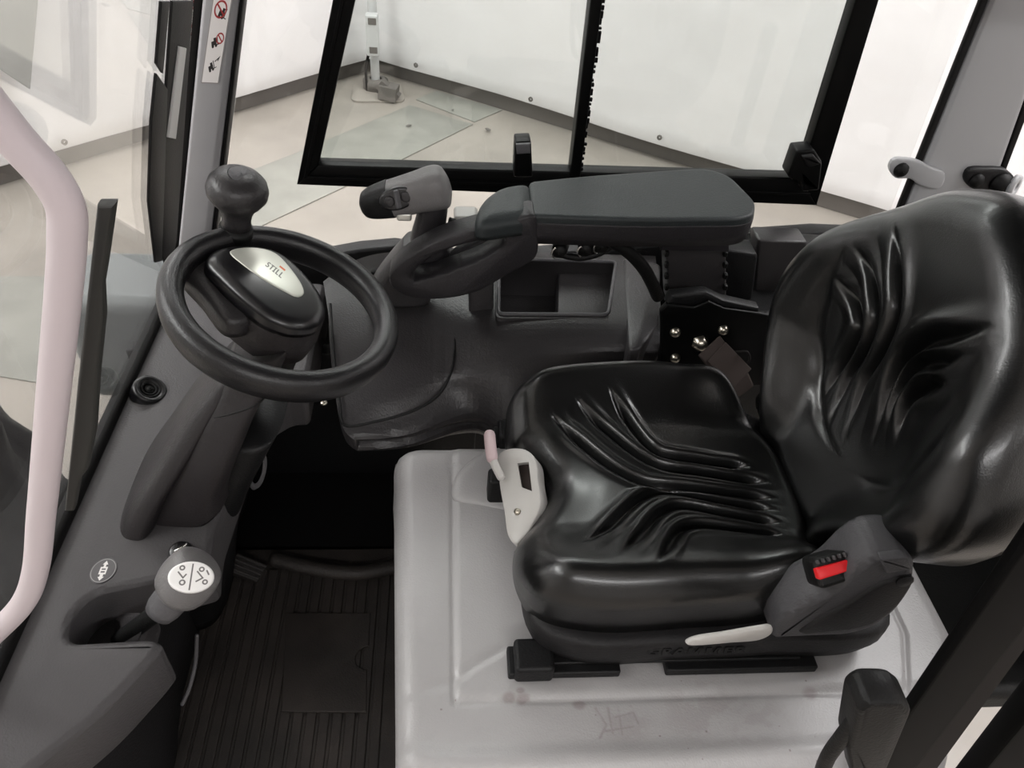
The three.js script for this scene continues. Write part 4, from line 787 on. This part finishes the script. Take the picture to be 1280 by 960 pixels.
  for (let k = 0; k < 6; k++) { const s = k / 5, p0 = B(lerp(1022, 1056, s), lerp(705, 696, s)), p1 = B(lerp(1020, 1054, s), lerp(700, 690, s)); part(bk, 'buckle_rib', bar(V3(p0[0], p0[1], .002).applyMatrix4(bu.m), V3(p1[0], p1[1], .002).applyMatrix4(bu.m), .0028, .005), M.dash); }
  // side lever
  const lv = WALL(-.428); part(t, 'adjust_lever', ext(lv, closedCurve([[857, 804], [868, 799], [905, 793], [946, 786], [964, 784], [965, 791], [950, 799], [910, 803], [875, 806], [860, 806]].map(p => lv.px(...p)), 50), .006, { bev: .004, seg: 4 }), M.lever, 'pale grey adjusting lever');
  // weight adjusting handle at the front
  const fy = frame(onY(640, 610, .455), V3(-.45, .8, .15)), H = (x, y) => fy.px(x, y);
  const hd = part(t, 'weight_handle', ext(fy, closedCurve([[622, 570], [630, 562], [655, 561], [668, 572], [672, 600], [676, 628], [668, 650], [654, 672], [644, 680], [635, 670], [630, 640], [624, 605]].map(p => H(...p)), 60), .03, { bev: .003, seg: 4, holes: [roundPoly([H(644, 577), H(663, 575), H(668, 618), H(650, 611)], .003)] }), M.lever, 'pale plastic weight adjuster');
  part(hd, 'scale_window', ext(frame(fy.o.clone().addScaledVector(fy.n, -.012), fy.n), [H(642, 575), H(666, 573), H(671, 620), H(648, 613)], .01, { bev: .001 }), M.beltWeb, 'brown scale window');
  part(hd, 'rivet', lathe([[.001, .005], [.004, .004], [.005, 0], [.001, 0]], V3(...[H(647, 640)].flatMap(q => [q[0], q[1], 0])).applyMatrix4(fy.m), fy.n, 16), M.steel, 'steel rivet');
  part(t, 'height_lever', tube([onY(612, 544, .475), onY(613, 556, .475), onY(615, 572, .472)], .0085, 12, 12), M.pinkHandle, 'pinkish lever tip');
  part(t, 'height_lever_arm', tube([onY(616, 574, .47), onY(620, 584, .468), onY(626, 596, .46)], .006, 12, 10), M.lever);
  part(t, 'front_stop', box(...onY(622, 607, .41).toArray(), .03, .05, .03, .006), M.black);
  part(t, 'suspension_bellows', box(.32, .39, -.67, .34, .05, .34, .01), M.black);
  // hinge core between cushion and back
  part(t, 'hinge_tube', tube([V3(.54, .46, -.85), V3(.54, .46, -.53)], .025, 12, 20), M.black);
}

// ------------------------------------------------------------------ near side: grab bar, rear door post, things behind the seat
{
  const t = thing('grab_bar', 'pale pinkish bent tube grab bar at the door opening', 'grab bar', onZ(70, 600, -.3));
  const z = -.42, pts = [[-180, -70], [-60, 75], [20, 175], [62, 222], [82, 258], [84, 300], [80, 360], [68, 480], [52, 640], [44, 715], [30, 752], [-10, 795], [-80, 860]].map(p => onZ(p[0], p[1], z));
  part(t, 'tube', tube(pts, .0112, 140, 20), M.pinkish);
}
{ // dark strip by the near front pillar
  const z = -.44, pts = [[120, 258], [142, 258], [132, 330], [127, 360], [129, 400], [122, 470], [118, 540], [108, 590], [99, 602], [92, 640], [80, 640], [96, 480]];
  single('bar_side_strip', 'dark strip standing behind the grab bar', 'dark_strip', ext(WALL(z), pts.map(p => WALL(z).px(...p)), .012, { bev: .003 }), M.dark_strip);
}
{ // grey front body beyond the windshield
  const a = onY(60, 376, .12), b = onY(250, 386, .12), low = onZ(150, 502, a.z).y;
  single('front_cowl', 'smooth grey body panel ahead of the dashboard', 'body panel', box((a.x + b.x) / 2, (low + .12) / 2, a.z - .12, b.x - a.x, .12 - low, .24, .04), M.cowl);
}
{ // crumpled black tarpaulin at the left edge
  const keys = [[0, 500, .22], [0, 560, .16], [0, 640, .05], [0, 720, -.1]];
  const c0 = onY(-30, 600, .1), n = 40, secs = [];
  const base = onY(-10, 640, -.1);
  for (let k = 0; k <= 24; k++) { const y = lerp(-.5, .31, k / 24), r0 = lerp(.19, .095, smooth(k / 24)), o = []; for (let i = 0; i < n; i++) { const a = i / n * 6.2832, rr = r0 * (1 + .16 * Math.sin(a * 5 + k * .35) + .07 * Math.sin(a * 11 - k * .6) + .05 * Math.sin(k * 1.3 + a)); o.push(V3(base.x + rr * Math.cos(a), y, base.z + rr * .9 * Math.sin(a))); } secs.push(o); }
  single('black_tarpaulin', 'crumpled black tarpaulin heap ahead of the windshield', 'tarpaulin', loft(secs), M.cloth);
}
{ // rear door post
  const t = thing('trim_4', 'black rear door post leaning across the near corner', 'pillar', onZ(1130, 960, -.3)); structure(t);
  const w = WALL(-.3), P = p => w.px(...p), upx = (a, b, k) => [b[0] + (b[0] - a[0]) * k, b[1] + (b[1] - a[1]) * k];
  const a0 = P([1098, 945]), a1 = P([1282, 682]), b0 = P([1146, 962]), b1 = P([1282, 790]), c0 = P([1180, 962]), c1 = P([1282, 815]);
  part(t, 'post', ext(w, [upx(a1, a0, .5), upx(b1, b0, .5), upx(b0, b1, 1.2), upx(a0, a1, .9)], .014, { bev: .006 }), M.postBlack);
  const w2 = WALL(-.305); part(t, 'seal', ext(w2, [upx(b1, b0, .5), upx(c1, c0, .5), upx(c0, c1, 1.2), upx(b0, b1, 1.2)], .03, { bev: .006 }), M.belt, 'brownish rubber seal');
  const d0 = P([1232, 962]), d1 = P([1282, 902]), e0 = P([1290, 962]);
  part(t, 'rear_edge', ext(w, [upx(d1, d0, 1), upx(d1, e0, .4), upx(e0, [e0[0] + .1, e0[1] + .3], 0), upx(d0, d1, 1)], .03, { bev: .004 }), M.postBlack);
}
{
  const t = thing('door_latch', 'black plastic door latch housing beside the door post', 'latch', onZ(1085, 975, -.28));
  const w = WALL(-.262), P = p => w.px(...p);
  part(t, 'housing', ext(w, roundPoly([[1072, 890], [1090, 880], [1128, 880], [1142, 890], [1110, 965], [1096, 990], [1070, 985], [1062, 940]].map(P), .008), .034, { bev: .006, seg: 4 }), M.black);
  part(t, 'handle_loop', tube([[1075, 892], [1052, 922], [1034, 948], [1030, 975], [1060, 985], [1090, 975]].map(p => onZ(p[0], p[1], -.275)), .0075, 40, 12), M.black);
}
{
  const t = thing('rear_bulkhead', 'black bulkhead and trim behind the driver seat', 'bulkhead', V3(.95, .2, -.8));
  part(t, 'back_panel', box(1.06, .45, -.745, .06, .75, .60, .02), M.black);
  part(t, 'shelf', box(.90, .22, -.745, .32, .06, .58, .02), M.black);
  part(t, 'side_trim', box(.92, .45, -.50, .03, .40, .05, .01), M.consoleDark);
  part(t, 'cable', tube([onX(1195, 670, .9), onX(1225, 678, .9), onX(1255, 690, .9), onX(1262, 692, .9)], .0018), M.lever, 'thin pale cable');
}
renderer.render(scene, camera);
